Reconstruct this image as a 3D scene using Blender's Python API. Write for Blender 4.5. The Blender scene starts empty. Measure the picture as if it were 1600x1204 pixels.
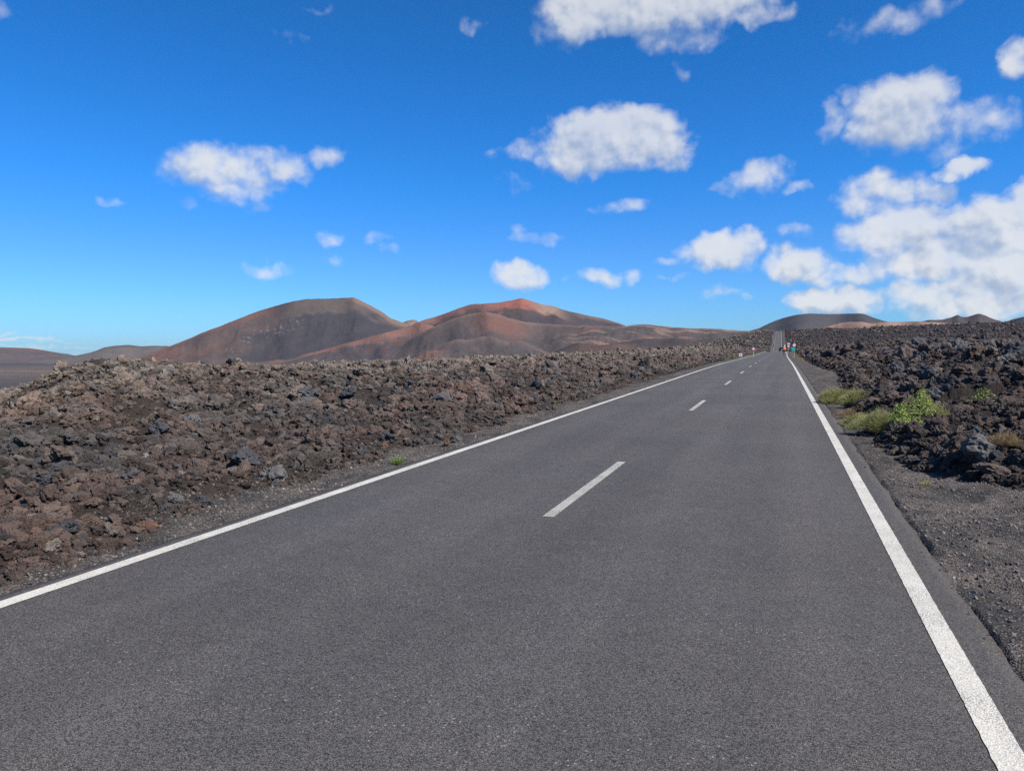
import bpy, bmesh, math, random
import numpy as np
from mathutils import Vector, Matrix, noise as mnoise
random.seed(7); RNG = np.random.default_rng(11)
scn = bpy.context.scene
COL = scn.collection
PI = math.pi

# ------------------------------------------------------------------ camera
FPX = 1160.0; CAM_H = 1.70; S = 0.0138
A_ = math.atan(.3623); P_ = math.atan(49/1160)
Fv = Vector((-math.sin(A_)*math.cos(P_), math.cos(A_)*math.cos(P_), -math.sin(P_)))
Rv = Vector((math.cos(A_), math.sin(A_), 0))
Uv = Vector((-math.sin(A_)*math.sin(P_), math.cos(A_)*math.sin(P_), math.cos(P_)))
EYE = Vector((0, 0, CAM_H))
cam = bpy.data.cameras.new('camera'); camo = bpy.data.objects.new('camera', cam); COL.objects.link(camo)
m = Matrix((Rv, Uv, -Fv)).transposed().to_4x4(); m.translation = EYE
camo.matrix_world = m
cam.sensor_width = 36; cam.lens = 36*FPX/1600
cam.clip_start = .05; cam.clip_end = 90000
scn.camera = camo
def ray(px, py):
    d = Fv + Rv*((px-800)/FPX) + Uv*((602-py)/FPX)
    return d.normalized()

# ------------------------------------------------------------------ numpy noise
def _h(ix, iy, seed):
    n = (ix.astype(np.int64)*374761393 + iy.astype(np.int64)*668265263 + seed*974634777) & 0xFFFFFFFF
    n = ((n ^ (n >> 13))*1274126177) & 0xFFFFFFFF
    return ((n ^ (n >> 16)) & 0xFFFFFF)/float(0xFFFFFF)
def perlin(x, y, seed=0):
    x0 = np.floor(x); y0 = np.floor(y); fx = x-x0; fy = y-y0
    u = fx*fx*fx*(fx*(fx*6-15)+10); v = fy*fy*fy*(fy*(fy*6-15)+10)
    def g(dx, dy):
        a = _h(x0+dx, y0+dy, seed)*2*PI
        return np.cos(a)*(fx-dx)+np.sin(a)*(fy-dy)
    a = g(0,0)*(1-u)+g(1,0)*u; b = g(0,1)*(1-u)+g(1,1)*u
    return (a*(1-v)+b*v)*1.5
def fbm(x, y, o=4, seed=0, gain=.5):
    s = 0; a = 1.0; f = 1.0
    for i in range(o):
        s = s+a*perlin(x*f, y*f, seed+i*17); a *= gain; f *= 2.03
    return s
def ridged(x, y, o=3, seed=0):
    s = 0; a = 1.0; f = 1.0
    for i in range(o):
        s = s+a*(1-2*np.abs(perlin(x*f, y*f, seed+i*31))); a *= .5; f *= 2.1
    return s
def worley(x, y, seed=0):
    x0 = np.floor(x); y0 = np.floor(y); best = np.full(x.shape, 9.0); hid = np.zeros(x.shape)
    for dx in (-1, 0, 1):
        for dy in (-1, 0, 1):
            cx = x0+dx+_h(x0+dx, y0+dy, seed); cy = y0+dy+_h(x0+dx, y0+dy, seed+5)
            d = (cx-x)**2+(cy-y)**2
            k = d < best; best = np.where(k, d, best); hid = np.where(k, _h(x0+dx, y0+dy, seed+9), hid)
    return np.sqrt(best), hid
def ss(t):
    t = np.clip(t, 0, 1); return t*t*(3-2*t)

# ------------------------------------------------------------------ road and terrain heights
_ty = np.arange(-200, 40001, 2.0)
_kp = [(-200,0),(60,0),(100,-.3),(160,-.65),(230,-.75),(290,-1.5),(420,-4.2),(500,-4.9),(600,-3),(700,3.2),(800,10.5),(850,14),(880,15.2),(950,15.5),(1000,14),(1500,-31),(3000,-83),(40000,-592)]
_tg = np.interp(_ty, [k[0] for k in _kp], [k[1] for k in _kp])
_kr = np.ones(15)/15; _tp = np.pad(_tg, 7, mode='edge'); _tg = np.convolve(_tp, _kr, 'valid')
def zroad(Y):
    Y = np.asarray(Y, float)
    return np.interp(Y, _ty, _ty*S+_tg)
E_L, E_R = -5.06, 1.19           # asphalt edges
def xshift(Y):                   # very slight wander of the road far ahead
    Y = np.asarray(Y, float)
    return .55*ss((Y-110)/130) - 1.3*ss((Y-300)/300)
def verge_l(Y):
    return np.interp(Y, [0,3.5,5,7,11,14,20,40,100,400,900],[.2,.2,.45,.62,.55,.5,.6,.85,1.1,2,3]) + .25*fbm(Y*.6, Y*0+3.3, 3, 5)
def verge_r(Y):
    return np.interp(Y, [0,8.2,9.0,9.7,10.8,12,15,19,24,32,45,60,100,400,900],[7,6,2.4,1.35,.62,.42,.3,.3,.55,1.1,1.7,1.2,1.3,2,3]) + .16*fbm(Y*.9, Y*0+7.3, 3, 15)
def lava_mask(X, Y):
    X = X - xshift(Y)
    sl = (E_L-X)-verge_l(Y); sr = (X-E_R)-verge_r(Y)
    return sl, sr
def terrain(X, Y, rough=True):
    X = np.asarray(X, float); Y = np.asarray(Y, float)
    d = np.hypot(X, Y)
    sl, sr = lava_mask(X, Y)
    left = X < -1.9
    s = np.where(left, sl, sr)
    zr = zroad(Y); ax = np.abs(X)
    # left lava field
    relL = .18*ss(sl/.7)+.36*ss(sl/10)
    relL = relL - .85*ss((sl-10)/24)
    relL = relL + .55*np.exp(-(((X+22)/6.5)**2+((Y-18.5)/5.0)**2))
    relL = relL - 1.25*ss((ax*.80-Y)/5+.3)*ss((ax-11)/8)
    st = np.interp(Y, [0,200,420,600,850,1200],[38,38,34,24,16,14]); sp = np.interp(Y, [0,200,500,850,1100],[.055,.055,.08,.2,.2])
    relL = relL - sp*np.maximum(ax-5-st, 0) + 2.0*np.exp(-((Y-380)/110)**2)*ss(sl/20)
    # right lava field
    c1 = np.interp(Y, [150, 500], [.058, .017]); c2 = np.interp(Y, [150, 500], [.02, .026])
    relR = .30*ss(sr/.6)+np.interp(Y, [150, 400], [.75, .2])*ss(sr/5)+c1*np.clip(sr-4, 0, 60)+c2*np.maximum(sr-64, 0)
    relR = np.minimum(relR, 14+.004*sr)
    relR = np.where(Y < 0, relR*.4, relR)
    rel = np.where(left, relL, relR)
    verge = np.where(left, E_L-(X-xshift(Y)), (X-xshift(Y))-E_R)
    under = -.014-.30*ss((-verge-.10)/.5) - .0012*np.clip(d, 0, 900)
    rel = rel + np.where(verge < 0, under, -.004-.022*ss(.3+1.5*fbm(X*1.3, Y*1.3, 3, 93)))
    # low gravel heave beside the lava on the right
    rel = rel + np.where(left, 0, .16*np.exp(-((X-2.6-.55*(9.2-Y))/.5)**2)*np.exp(-((Y-8.3)/1.5)**2))
    z = zr+rel
    plain = -42+1.6*fbm(X/400, Y/400, 3, 77)
    fall = np.maximum(d-1150, 0)
    z = np.where(left, np.maximum(z, plain), z)
    z = np.where(left, z, np.maximum(z-.06*fall, plain))
    lm = ss(s/.5)*ss((d-1.0)/2)
    if rough:
        z = np.array(z); k = 1-.75*ss((d-900)/900)
        pl = np.where(left & (z < -30), .45, 1.0)
        def part(mask, fn):
            mask = mask & (lm > 0); out = np.zeros(X.shape)
            if mask.any(): out[mask] = fn(X[mask], Y[mask])
            return out
        al = lm > 0
        nz = .13*part(d < 400, lambda x, y: ridged(x/5.5, y/5.5, 3, 3)-.85)*ss(s/3) + .20*part(al, lambda x, y: fbm(x/14, y/14, 3, 21))*ss(s/9)
        near = 1-ss((d-60)/140)
        sd = np.where(left, .8, 1.2)
        def w1(x, y):
            wd, wh = worley(x/.42, y/.42, 4); return (.35-wd)*.11+(wh-.5)*.10
        def w2(x, y):
            wd, wh = worley(x/1.5+.3*fbm(x, y, 2, 9), y/1.5, 8); return (.4-wd)*.20+(wh-.5)*.20
        def w3(x, y):
            wd, wh = worley(x/5, y/5, 12); return (.4-wd)*.9+(wh-.5)*.9
        nz = nz + near*sd*part(near > 0, w1)*ss(s/.8)
        nz = nz + sd*(1-ss((d-300)/400))*part(d < 700, w2)*ss(s/2.2)
        far = ss((d-50)/150)
        nz = nz + ss((d-130)/200)*part((d > 130) & (d < 1600), w3)*ss(s/12)*np.where(left, .6, .8)
        nz = nz + far*.9*part((far > 0) & (d < 1600), lambda x, y: ridged(x/28, y/28, 3, 41)-.9)*ss(s/40)
        nz = nz + ss((d-250)/300)*1.6*part(d > 250, lambda x, y: fbm(x/70, y/70, 3, 51))*ss((s-10)/60)
        z = z + lm*nz*k*pl
        g = (1-lm)*(verge > 0)
        z = z + g*(.012*fbm(X*6, Y*6, 2, 66)+.03*fbm(X*1.1, Y*1.1, 3, 67))*(d < 80)
    return z
_T = 2.0*1.004**np.arange(1500)
def spot(px, py):
    d = ray(px, py); lo = 0
    for a in range(0, 1500, 100):
        t = _T[a:a+100]
        k = np.nonzero(EYE.z+d.z*t <= terrain(d.x*t, d.y*t))[0]
        if len(k): return EYE+d*float(t[k[0]])
    return EYE+d*float(_T[-1])
def hz(x, y): return float(terrain(np.array([x]), np.array([y]))[0])

# ------------------------------------------------------------------ tagging and mesh helpers
def tag(o, label=None, cat=None, group=None, kind=None):
    if label: o['label'] = label
    if cat: o['category'] = cat
    if group: o['group'] = group
    if kind: o['kind'] = kind
    return o
def link(name, me, mat=None, parent=None, loc=None):
    o = bpy.data.objects.new(name, me); COL.objects.link(o)
    if mat is not None and me is not None:
        if len(me.materials) == 0: me.materials.append(mat)
    if parent: o.parent = parent
    if loc is not None: o.location = loc
    return o
def empty(name, loc, rz=0, **k):
    o = bpy.data.objects.new(name, None); COL.objects.link(o); o.location = loc; o.rotation_euler = (0,0,rz)
    o.empty_display_size = .1
    return tag(o, **k)
def np_mesh(name, V, F, smooth=True, attrs=None):
    me = bpy.data.meshes.new(name)
    V = np.asarray(V, np.float32); F = np.asarray(F, np.int32)
    k = F.shape[1]
    me.vertices.add(len(V)); me.vertices.foreach_set('co', V.ravel())
    me.loops.add(F.size); me.loops.foreach_set('vertex_index', F.ravel())
    me.polygons.add(len(F)); me.polygons.foreach_set('loop_start', np.arange(0, F.size, k, dtype=np.int32))
    me.polygons.foreach_set('loop_total', np.full(len(F), k, np.int32))
    me.polygons.foreach_set('use_smooth', np.full(len(F), smooth))
    me.update(calc_edges=True)
    for n, a in (attrs or {}).items():
        a = np.asarray(a, np.float32)
        if a.ndim == 1:
            at = me.attributes.new(n, 'FLOAT', 'POINT'); at.data.foreach_set('value', a)
        else:
            at = me.attributes.new(n, 'FLOAT_COLOR', 'POINT')
            c = np.ones((len(a), 4), np.float32); c[:, :3] = a; at.data.foreach_set('color', c.ravel())
    me.validate()
    return me
def grid_faces(nr, nc, wrap=False):
    i = np.arange(nr-1)[:, None]; j = np.arange(nc if wrap else nc-1)[None, :]
    j2 = (j+1) % nc
    return np.stack([i*nc+j, i*nc+j2, (i+1)*nc+j2, (i+1)*nc+j], -1).reshape(-1, 4)
def bm_mesh(name, bm, smooth=False):
    me = bpy.data.meshes.new(name); bm.normal_update(); bm.to_mesh(me); bm.free()
    for p in me.polygons: p.use_smooth = smooth
    return me
def tube(bm, a, b, r1, r2=None, n=8):
    a = Vector(a); b = Vector(b); r2 = r1 if r2 is None else r2
    d = (b-a); q = d.to_track_quat('Z', 'Y')
    r = []
    for c, rr in ((a, r1), (b, r2)):
        r.append([bm.verts.new(c+q @ Vector((rr*math.cos(2*PI*i/n), rr*math.sin(2*PI*i/n), 0))) for i in range(n)])
    for i in range(n): bm.faces.new((r[0][i], r[0][(i+1) % n], r[1][(i+1) % n], r[1][i]))
    bm.faces.new(r[0][::-1]); bm.faces.new(r[1])
def box(bm, c, s, bev=0):
    g = bmesh.ops.create_cube(bm, size=1)
    for v in g['verts']: v.co = Vector((v.co.x*s[0]+c[0], v.co.y*s[1]+c[1], v.co.z*s[2]+c[2]))
    if bev:
        es = list({e for v in g['verts'] for e in v.link_edges})
        bmesh.ops.bevel(bm, geom=es, offset=bev, segments=2, affect='EDGES')

# ------------------------------------------------------------------ node helper
class NT:
    def __init__(s, nt): s.nt = nt; s.n = nt.nodes; s.l = nt.links
    def put(s, sock, v):
        if v is None: return
        if isinstance(v, bpy.types.NodeSocket): s.l.new(v, sock)
        else:
            if sock.type == 'RGBA' and not isinstance(v, (int, float)) and len(v) == 3: v = (*v, 1)
            sock.default_value = v
    def node(s, t, ins=None, **p):
        nd = s.n.new(t)
        for k, v in p.items(): setattr(nd, k, v)
        for k, v in (ins or {}).items(): s.put(nd.inputs[k], v)
        return nd
    def math(s, op, a, b=None, c=None, clamp=False):
        nd = s.n.new('ShaderNodeMath'); nd.operation = op; nd.use_clamp = clamp
        for i, v in enumerate((a, b, c)):
            if v is not None: s.put(nd.inputs[i], v)
        return nd.outputs[0]
    def vm(s, op, a, b=None, c=None, out=0):
        nd = s.n.new('ShaderNodeVectorMath'); nd.operation = op
        for i, v in enumerate((a, b, c)):
            if v is not None: s.put(nd.inputs[i], v)
        return nd.outputs[out]
    def mix(s, f, a, b, bt='MIX'):
        nd = s.n.new('ShaderNodeMix'); nd.data_type = 'RGBA'; nd.blend_type = bt
        s.put(nd.inputs[0], f); s.put(nd.inputs[6], a); s.put(nd.inputs[7], b)
        return nd.outputs[2]
    def mixf(s, f, a, b):
        nd = s.n.new('ShaderNodeMix'); nd.data_type = 'FLOAT'
        s.put(nd.inputs[0], f); s.put(nd.inputs[2], a); s.put(nd.inputs[3], b)
        return nd.outputs[0]
    def noise(s, vec, scale, detail=3, rough=.55, out=0, dist=0):
        nd = s.node('ShaderNodeTexNoise', {'Scale': scale, 'Detail': detail, 'Roughness': rough, 'Distortion': dist})
        if vec is not None: s.l.new(vec, nd.inputs['Vector'])
        return nd.outputs[out]
    def vor(s, vec, scale, out='Distance', feature='F1', rnd=1):
        nd = s.node('ShaderNodeTexVoronoi', {'Scale': scale, 'Randomness': rnd}, feature=feature)
        if vec is not None: s.l.new(vec, nd.inputs['Vector'])
        return nd.outputs[out]
    def remap(s, v, a, b, c=0, d=1, smooth=False):
        nd = s.node('ShaderNodeMapRange', {'Value': v, 'From Min': a, 'From Max': b, 'To Min': c, 'To Max': d})
        if smooth: nd.interpolation_type = 'SMOOTHSTEP'
        return nd.outputs[0]
def new_mat(name):
    m = bpy.data.materials.new(name); m.use_nodes = True
    t = NT(m.node_tree); b = t.n['Principled BSDF']
    return m, t, b
def simple(name, col, rough=.6, metal=0, var=.15, scale=20, bump=.0, spec=.5):
    m, t, b = new_mat(name)
    g = t.node('ShaderNodeTexCoord').outputs['Object']
    n = t.noise(g, scale, 4)
    t.put(b.inputs['Base Color'], t.mix(n, tuple(c*(1-var) for c in col), tuple(min(1, c*(1+var)) for c in col)))
    b.inputs['Roughness'].default_value = rough; b.inputs['Metallic'].default_value = metal
    b.inputs['Specular IOR Level'].default_value = spec
    if bump:
        t.put(b.inputs['Normal'], t.node('ShaderNodeBump', {'Strength': bump, 'Height': n}).outputs[0])
    return m
geo = lambda t: t.node('ShaderNodeNewGeometry').outputs['Position']

# ------------------------------------------------------------------ materials
def asphalt_color(t, g):
    """coarse aggregate: returns colour, height"""
    v1 = t.node('ShaderNodeTexVoronoi', {'Scale': 172}, feature='F1'); t.l.new(g, v1.inputs['Vector'])
    v2 = t.node('ShaderNodeTexVoronoi', {'Scale': 48}, feature='F1'); t.l.new(g, v2.inputs['Vector'])
    sep = t.node('ShaderNodeSeparateColor', {'Color': v1.outputs['Color']})
    sep2 = t.node('ShaderNodeSeparateColor', {'Color': v2.outputs['Color']})
    tone = t.remap(sep.outputs[0], 0, 1, .25, 1.78)
    tone = t.math('MULTIPLY', tone, t.remap(v1.outputs['Distance'], .15, .75, 1.22, .42))
    tone = t.math('MULTIPLY', tone, t.remap(t.noise(g, 260, 2), .3, .7, .75, 1.25))
    big = t.noise(g, .35, 5, .6)
    tone = t.math('MULTIPLY', tone, t.remap(big, .3, .7, .88, 1.12))
    st = t.noise(t.vm('MULTIPLY', g, (1.6, .09, 1)), 1.0, 5, .6)
    tone = t.math('MULTIPLY', tone, t.remap(st, .32, .68, .90, 1.10))
    mid = t.noise(g, 6, 4, .6)
    tone = t.math('MULTIPLY', tone, t.remap(mid, .3, .7, .92, 1.08))
    sx = t.node('ShaderNodeSeparateXYZ', {'Vector': g}).outputs[0]
    # wheel paths: polished, slightly lighter bands along the road
    w = None
    for c in (-4.1, -2.75, -1.1, .25):
        e = t.math('SUBTRACT', 1.0, t.math('ABSOLUTE', t.math('DIVIDE', t.math('SUBTRACT', sx, c), .42)), clamp=True)
        w = e if w is None else t.math('MAXIMUM', w, e)
    tone = t.math('MULTIPLY', tone, t.math('MULTIPLY_ADD', w, .10, .97))
    warm = t.remap(t.noise(g, .22, 4), .35, .65)
    base = t.mix(warm, (.087, .083, .080), (.093, .084, .077))
    red = t.remap(sep.outputs[1], .72, 1.0, 0, .55)
    base = t.mix(red, base, (.095, .075, .060))
    col = t.mix(1.0, base, t.node('ShaderNodeCombineColor', {0: tone, 1: tone, 2: tone}).outputs[0], 'MULTIPLY')
    chip = t.remap(sep2.outputs[2], .95, .97)
    chip = t.math('MULTIPLY', chip, t.remap(v2.outputs['Distance'], .22, .32, 1, 0))
    col = t.mix(t.math('MULTIPLY', chip, .8), col, (.26, .24, .215))
    pit = t.math('MULTIPLY', t.remap(sep2.outputs[1], .90, .93), t.remap(v2.outputs['Distance'], .2, .45, .75, 0))
    col = t.mix(pit, col, (.02, .02, .02))
    hgt = t.math('ADD', t.remap(v1.outputs['Distance'], 0, .7, 1, 0), t.math('MULTIPLY', sep.outputs[2], .5))
    return col, hgt
def mk_asphalt():
    m, t, b = new_mat('asphalt'); g = geo(t)
    col, h = asphalt_color(t, g)
    # cinder dust blown onto the road edges
    sx = t.node('ShaderNodeSeparateXYZ', {'Vector': g}).outputs[0]
    e = t.math('ABSOLUTE', t.math('ADD', sx, 1.93))
    e = t.math('MULTIPLY', t.remap(e, 2.80, 3.15), t.remap(t.noise(g, 5, 5, .7), .38, .66))
    col = t.mix(t.math('MULTIPLY', e, .35), col, (.082, .066, .056))
    t.put(b.inputs['Base Color'], col); b.inputs['Roughness'].default_value = .82
    b.inputs['Specular IOR Level'].default_value = .35
    t.put(b.inputs['Normal'], t.node('ShaderNodeBump', {'Strength': .75, 'Distance': .004, 'Height': h}).outputs[0])
    return m
def mk_paint(name, c, wear):
    m, t, b = new_mat(name); g = geo(t)
    acol, h = asphalt_color(t, g)
    n = t.noise(g, 230, 3, .7); n2 = t.noise(g, 2.2, 5, .65)
    v = t.vor(g, 120, 'Distance')
    pit = t.math('MULTIPLY', t.remap(v, .30, .62), t.remap(n, .36, .54))
    pit = t.math('MULTIPLY', pit, t.remap(n2, .25, .7, .4*wear, 1.25*wear), clamp=True)
    dirt = t.remap(t.noise(g, 9, 5, .6), .4, .75, 0, .22)
    pc = t.mix(dirt, c, tuple(k*.62 for k in c))
    t.put(b.inputs['Base Color'], t.mix(pit, pc, acol))
    b.inputs['Roughness'].default_value = .6
    t.put(b.inputs['Normal'], t.node('ShaderNodeBump', {'Strength': .5, 'Distance': .003, 'Height': h}).outputs[0])
    return m
def lava_color(t, g, rnd=None, rg=None):
    """brown and grey clinker by place, with reddish and pale lichen zones"""
    z1 = t.noise(g, .16, 4, .6); z2 = t.noise(g, .5, 4, .6, dist=.6); z3 = t.noise(g, 3.2, 4, .65)
    sp = t.node('ShaderNodeSeparateXYZ', {'Vector': g})
    brown = (.132, .093, .076); grey = (.094, .084, .078); red = (.150, .086, .064)
    c = t.mix(t.remap(z2, .42, .60), brown, grey)
    c = t.mix(t.remap(z1, .55, .68, 0, .75), c, red)
    c = t.mix(t.remap(z3, .50, .72, 0, .6), c, (.185, .145, .118))
    # clinker colour is mixed darker right of the road
    side = t.remap(sp.outputs[0], 0.5, 2.5)
    c = t.mix(t.math('MULTIPLY', side, .5), c, (.074, .057, .049))
    if rnd is not None:
        c = t.mix(t.remap(rnd, .80, .86, 0, .7), c, (.075, .080, .088))
        c = t.mix(t.remap(rnd, .955, .975, 0, .55), c, (.26, .21, .165))
        k = t.remap(t.math('FRACT', t.math('MULTIPLY', rnd, 37.7)), 0, 1, .48, 1.32)
        c = t.mix(1.0, c, t.node('ShaderNodeCombineColor', {0: k, 1: k, 2: k}).outputs[0], 'MULTIPLY')
    # pale lichen on upward faces of the older clinker away from the road on the left
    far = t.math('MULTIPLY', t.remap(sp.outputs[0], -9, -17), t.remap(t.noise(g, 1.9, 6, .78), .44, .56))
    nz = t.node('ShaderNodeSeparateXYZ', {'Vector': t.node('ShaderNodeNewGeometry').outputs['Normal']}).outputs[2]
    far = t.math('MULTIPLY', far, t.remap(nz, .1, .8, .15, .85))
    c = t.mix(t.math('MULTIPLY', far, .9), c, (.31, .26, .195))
    return c
def mk_lava_rock(name, override=None):
    m, t, b = new_mat(name); g = geo(t)
    ob = t.node('ShaderNodeTexCoord').outputs['Object']
    rnd = t.node('ShaderNodeObjectInfo').outputs['Random']
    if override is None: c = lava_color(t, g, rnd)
    else: c = t.mix(t.remap(t.noise(ob, 2.5, 5, .6), .35, .65), override[0], override[1])
    f = t.noise(ob, 9, 6, .75)
    c = t.mix(t.remap(f, .38, .66, 0, 1), t.mix(.40, c, (.015, .012, .012)), c)
    sp = t.remap(t.noise(g, 60, 3, .7), .55, .75, 0, .35)
    c = t.mix(sp, c, (.22, .19, .16))
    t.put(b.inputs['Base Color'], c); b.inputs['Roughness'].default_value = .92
    b.inputs['Specular IOR Level'].default_value = .2
    v = t.vor(ob, 7)
    h = t.math('ADD', t.math('MULTIPLY', f, 1.0), t.math('MULTIPLY', v, .5))
    t.put(b.inputs['Normal'], t.node('ShaderNodeBump', {'Strength': .7, 'Distance': .05, 'Height': h}).outputs[0])
    return m
def mk_ground():
    m, t, b = new_mat('volcanic_ground'); g = geo(t)
    lm = t.node('ShaderNodeAttribute', attribute_name='lava').outputs['Fac']
    soil = t.node('ShaderNodeAttribute', attribute_name='soil').outputs['Color']
    plain = t.node('ShaderNodeAttribute', attribute_name='plain').outputs['Fac']
    far = t.node('ShaderNodeAttribute', attribute_name='far').outputs['Fac']
    lc = lava_color(t, g)
    lc = t.mix(t.math('MULTIPLY', t.math('SUBTRACT', 1.0, far), .68), lc, (.020, .017, .016))  # shade in the gaps between near rubble, put into the ground colour
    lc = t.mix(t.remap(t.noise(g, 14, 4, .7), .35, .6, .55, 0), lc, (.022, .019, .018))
    bl = t.noise(g, .9, 5, .75)
    lc = t.mix(t.math('MULTIPLY', far, t.remap(bl, .42, .56, .8, 0)), lc, (.016, .014, .014))
    lc = t.mix(t.math('MULTIPLY', far, t.remap(t.noise(g, .07, 5, .7), .5, .62, 0, .6)), lc, (.03, .025, .025))
    lc = t.mix(t.math('MULTIPLY', far, t.remap(t.noise(g, .45, 4, .75), .56, .66, 0, .6)), lc, (.17, .14, .115))
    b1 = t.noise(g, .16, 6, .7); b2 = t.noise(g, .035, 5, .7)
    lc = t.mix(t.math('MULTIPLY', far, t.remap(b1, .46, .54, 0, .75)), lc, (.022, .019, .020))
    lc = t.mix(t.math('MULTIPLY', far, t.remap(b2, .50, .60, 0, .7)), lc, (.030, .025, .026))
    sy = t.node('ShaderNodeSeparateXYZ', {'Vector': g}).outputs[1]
    lc = t.mix(t.remap(t.math('ADD', sy, t.math('MULTIPLY', t.noise(g, .012, 4), 300)), 620, 720, 0, .5), lc, (.024, .021, .024))  # shadowed band of the far lava, painted into its colour
    # gravel verge
    v = t.node('ShaderNodeTexVoronoi', {'Scale': 75}); t.l.new(g, v.inputs['Vector'])
    sc = t.node('ShaderNodeSeparateColor', {'Color': v.outputs['Color']})
    gv = t.mix(t.remap(t.noise(g, 1.4, 5, .65), .40, .62), (.050, .047, .045), (.122, .104, .092))
    k = t.math('MULTIPLY', t.remap(sc.outputs[0], 0, 1, .45, 1.6), t.remap(v.outputs['Distance'], .2, .8, 1.15, .45))
    gv = t.mix(1.0, gv, t.node('ShaderNodeCombineColor', {0: k, 1: k, 2: k}).outputs[0], 'MULTIPLY')
    gv = t.mix(t.remap(sc.outputs[1], .93, .97, 0, .7), gv, (.23, .20, .17))
    c = t.mix(t.remap(t.math('ADD', lm, t.math('MULTIPLY', t.math('SUBTRACT', t.noise(g, 8, 4), .5), .7)), .35, .6), gv, lc)
    c = t.mix(plain, c, t.mix(t.remap(t.noise(g, .02, 6, .7), .4, .6, .0, .5), soil, (.05, .043, .043)))
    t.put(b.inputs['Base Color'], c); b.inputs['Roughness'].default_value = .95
    b.inputs['Specular IOR Level'].default_value = .15
    h1 = t.math('MULTIPLY', t.math('SUBTRACT', 1, v.outputs['Distance']), .012)
    h2 = t.math('MULTIPLY', t.noise(g, 11, 5, .75), t.math('MULTIPLY', lm, .14))
    h3 = t.math('MULTIPLY', t.noise(g, .8, 6, .8), t.math('MULTIPLY', far, 1.6))
    h = t.math('ADD', t.math('ADD', h1, h2), h3)
    t.put(b.inputs['Normal'], t.node('ShaderNodeBump', {'Strength': 1.0, 'Distance': 1.0, 'Height': h}).outputs[0])
    return m
def mk_hill():
    m, t, b = new_mat('cinder_slope'); g = geo(t)
    soil = t.node('ShaderNodeAttribute', attribute_name='soil').outputs['Color']
    n = t.noise(g, .02, 7, .62); n2 = t.noise(g, .12, 6, .7)
    k = t.math('MULTIPLY', t.remap(n, .3, .7, .88, 1.12), t.remap(n2, .3, .7, .90, 1.10))
    c = t.mix(1.0, soil, t.node('ShaderNodeCombineColor', {0: k, 1: k, 2: k}).outputs[0], 'MULTIPLY')
    c = t.mix(1.0, t.mix(.08, c, (.085, .083, .088)), (.92, .90, .92), 'MULTIPLY')
    t.put(b.inputs['Base Color'], c); b.inputs['Roughness'].default_value = .95; b.inputs['Specular IOR Level'].default_value = .1
    t.put(b.inputs['Normal'], t.node('ShaderNodeBump', {'Strength': .7, 'Distance': 5.0, 'Height': n2}).outputs[0])
    return m
M_ASPH = mk_asphalt(); M_PAINT = mk_paint('white_road_paint', (.62, .59, .51), .8); M_DASH = mk_paint('worn_road_paint', (.47, .45, .385), 1.05)
M_ROCK = mk_lava_rock('lava_clinker'); M_GROUND = mk_ground(); M_HILL = mk_hill()

# ------------------------------------------------------------------ ground sheet (polar grid, finer near and ahead)
def build_ground():
    rs = [1.2]
    while rs[-1] < 60: rs.append(rs[-1]*1.0072)
    while rs[-1] < 1300: rs.append(rs[-1]*1.0078)
    while rs[-1] < 14000: rs.append(rs[-1]*1.05)
    rs = np.array(rs)
    az = np.concatenate([np.arange(-80, 36, .125), np.arange(36, 60, .5), np.arange(60, 282, 4.0)])   # degrees from +Y clockwise
    az = np.radians(az)
    R, Z = np.meshgrid(rs, az, indexing='ij')
    X = R*np.sin(Z); Y = R*np.cos(Z)
    H = terrain(X, Y)
    nr, nc = X.shape
    sl, sr = lava_mask(X, Y)
    s = np.where(X < -1.9, sl, sr)
    lm = ss(s/.5+.3); d = np.hypot(X, Y)
    plain = np.where((X < -1.9), ss((-30-H)/8+.2), ss((d-1500)/800))*ss((d-400)/200)
    far = ss((d-25)/60)*lm
    # bare tan and grey plain beyond the flow
    tn = np.exp(-((d-2300)/700)**2)*ss((np.degrees(np.arctan2(-X, Y))-44)/6)
    t2 = ss(fbm(X/600, Y/260, 4, 91)*1.5+.2)
    soil = np.array([.062, .055, .054])*(1-tn[..., None])+np.array([.145, .110, .085])*tn[..., None]
    soil = soil*(1-.5*t2[..., None])+np.array([.085, .07, .06])*.5*t2[..., None]
    V = np.stack([X, Y, H], -1).reshape(-1, 3)
    F = grid_faces(nr, nc, True)[:, ::-1]
    # centre
    V = np.vstack([V, [[0, 0, H[0].mean()]]]); ci = len(V)-1
    A = lambda a: np.append(a.ravel(), 0)
    sc = np.vstack([soil.reshape(-1, 3), [[.05, .05, .05]]])
    quads = F
    j = np.arange(0, nc, 1); tri = np.stack([np.full(nc, ci), (j+1) % nc, j, j], -1)
    # centre closed with a small disc of quads made of pairs
    jj = np.arange(0, nc-1, 2); cq = np.stack([np.full(len(jj), ci), (jj+2) % nc, jj+1, jj], -1)
    F = np.vstack([quads, cq])
    me = np_mesh('ground', V, F, True, {'lava': A(lm), 'plain': A(plain), 'far': A(far), 'soil': sc})
    o = link('ground', me, M_GROUND); tag(o, kind='structure', label='rough volcanic ground with gravel verges and dark lava beyond')
build_ground()

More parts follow.
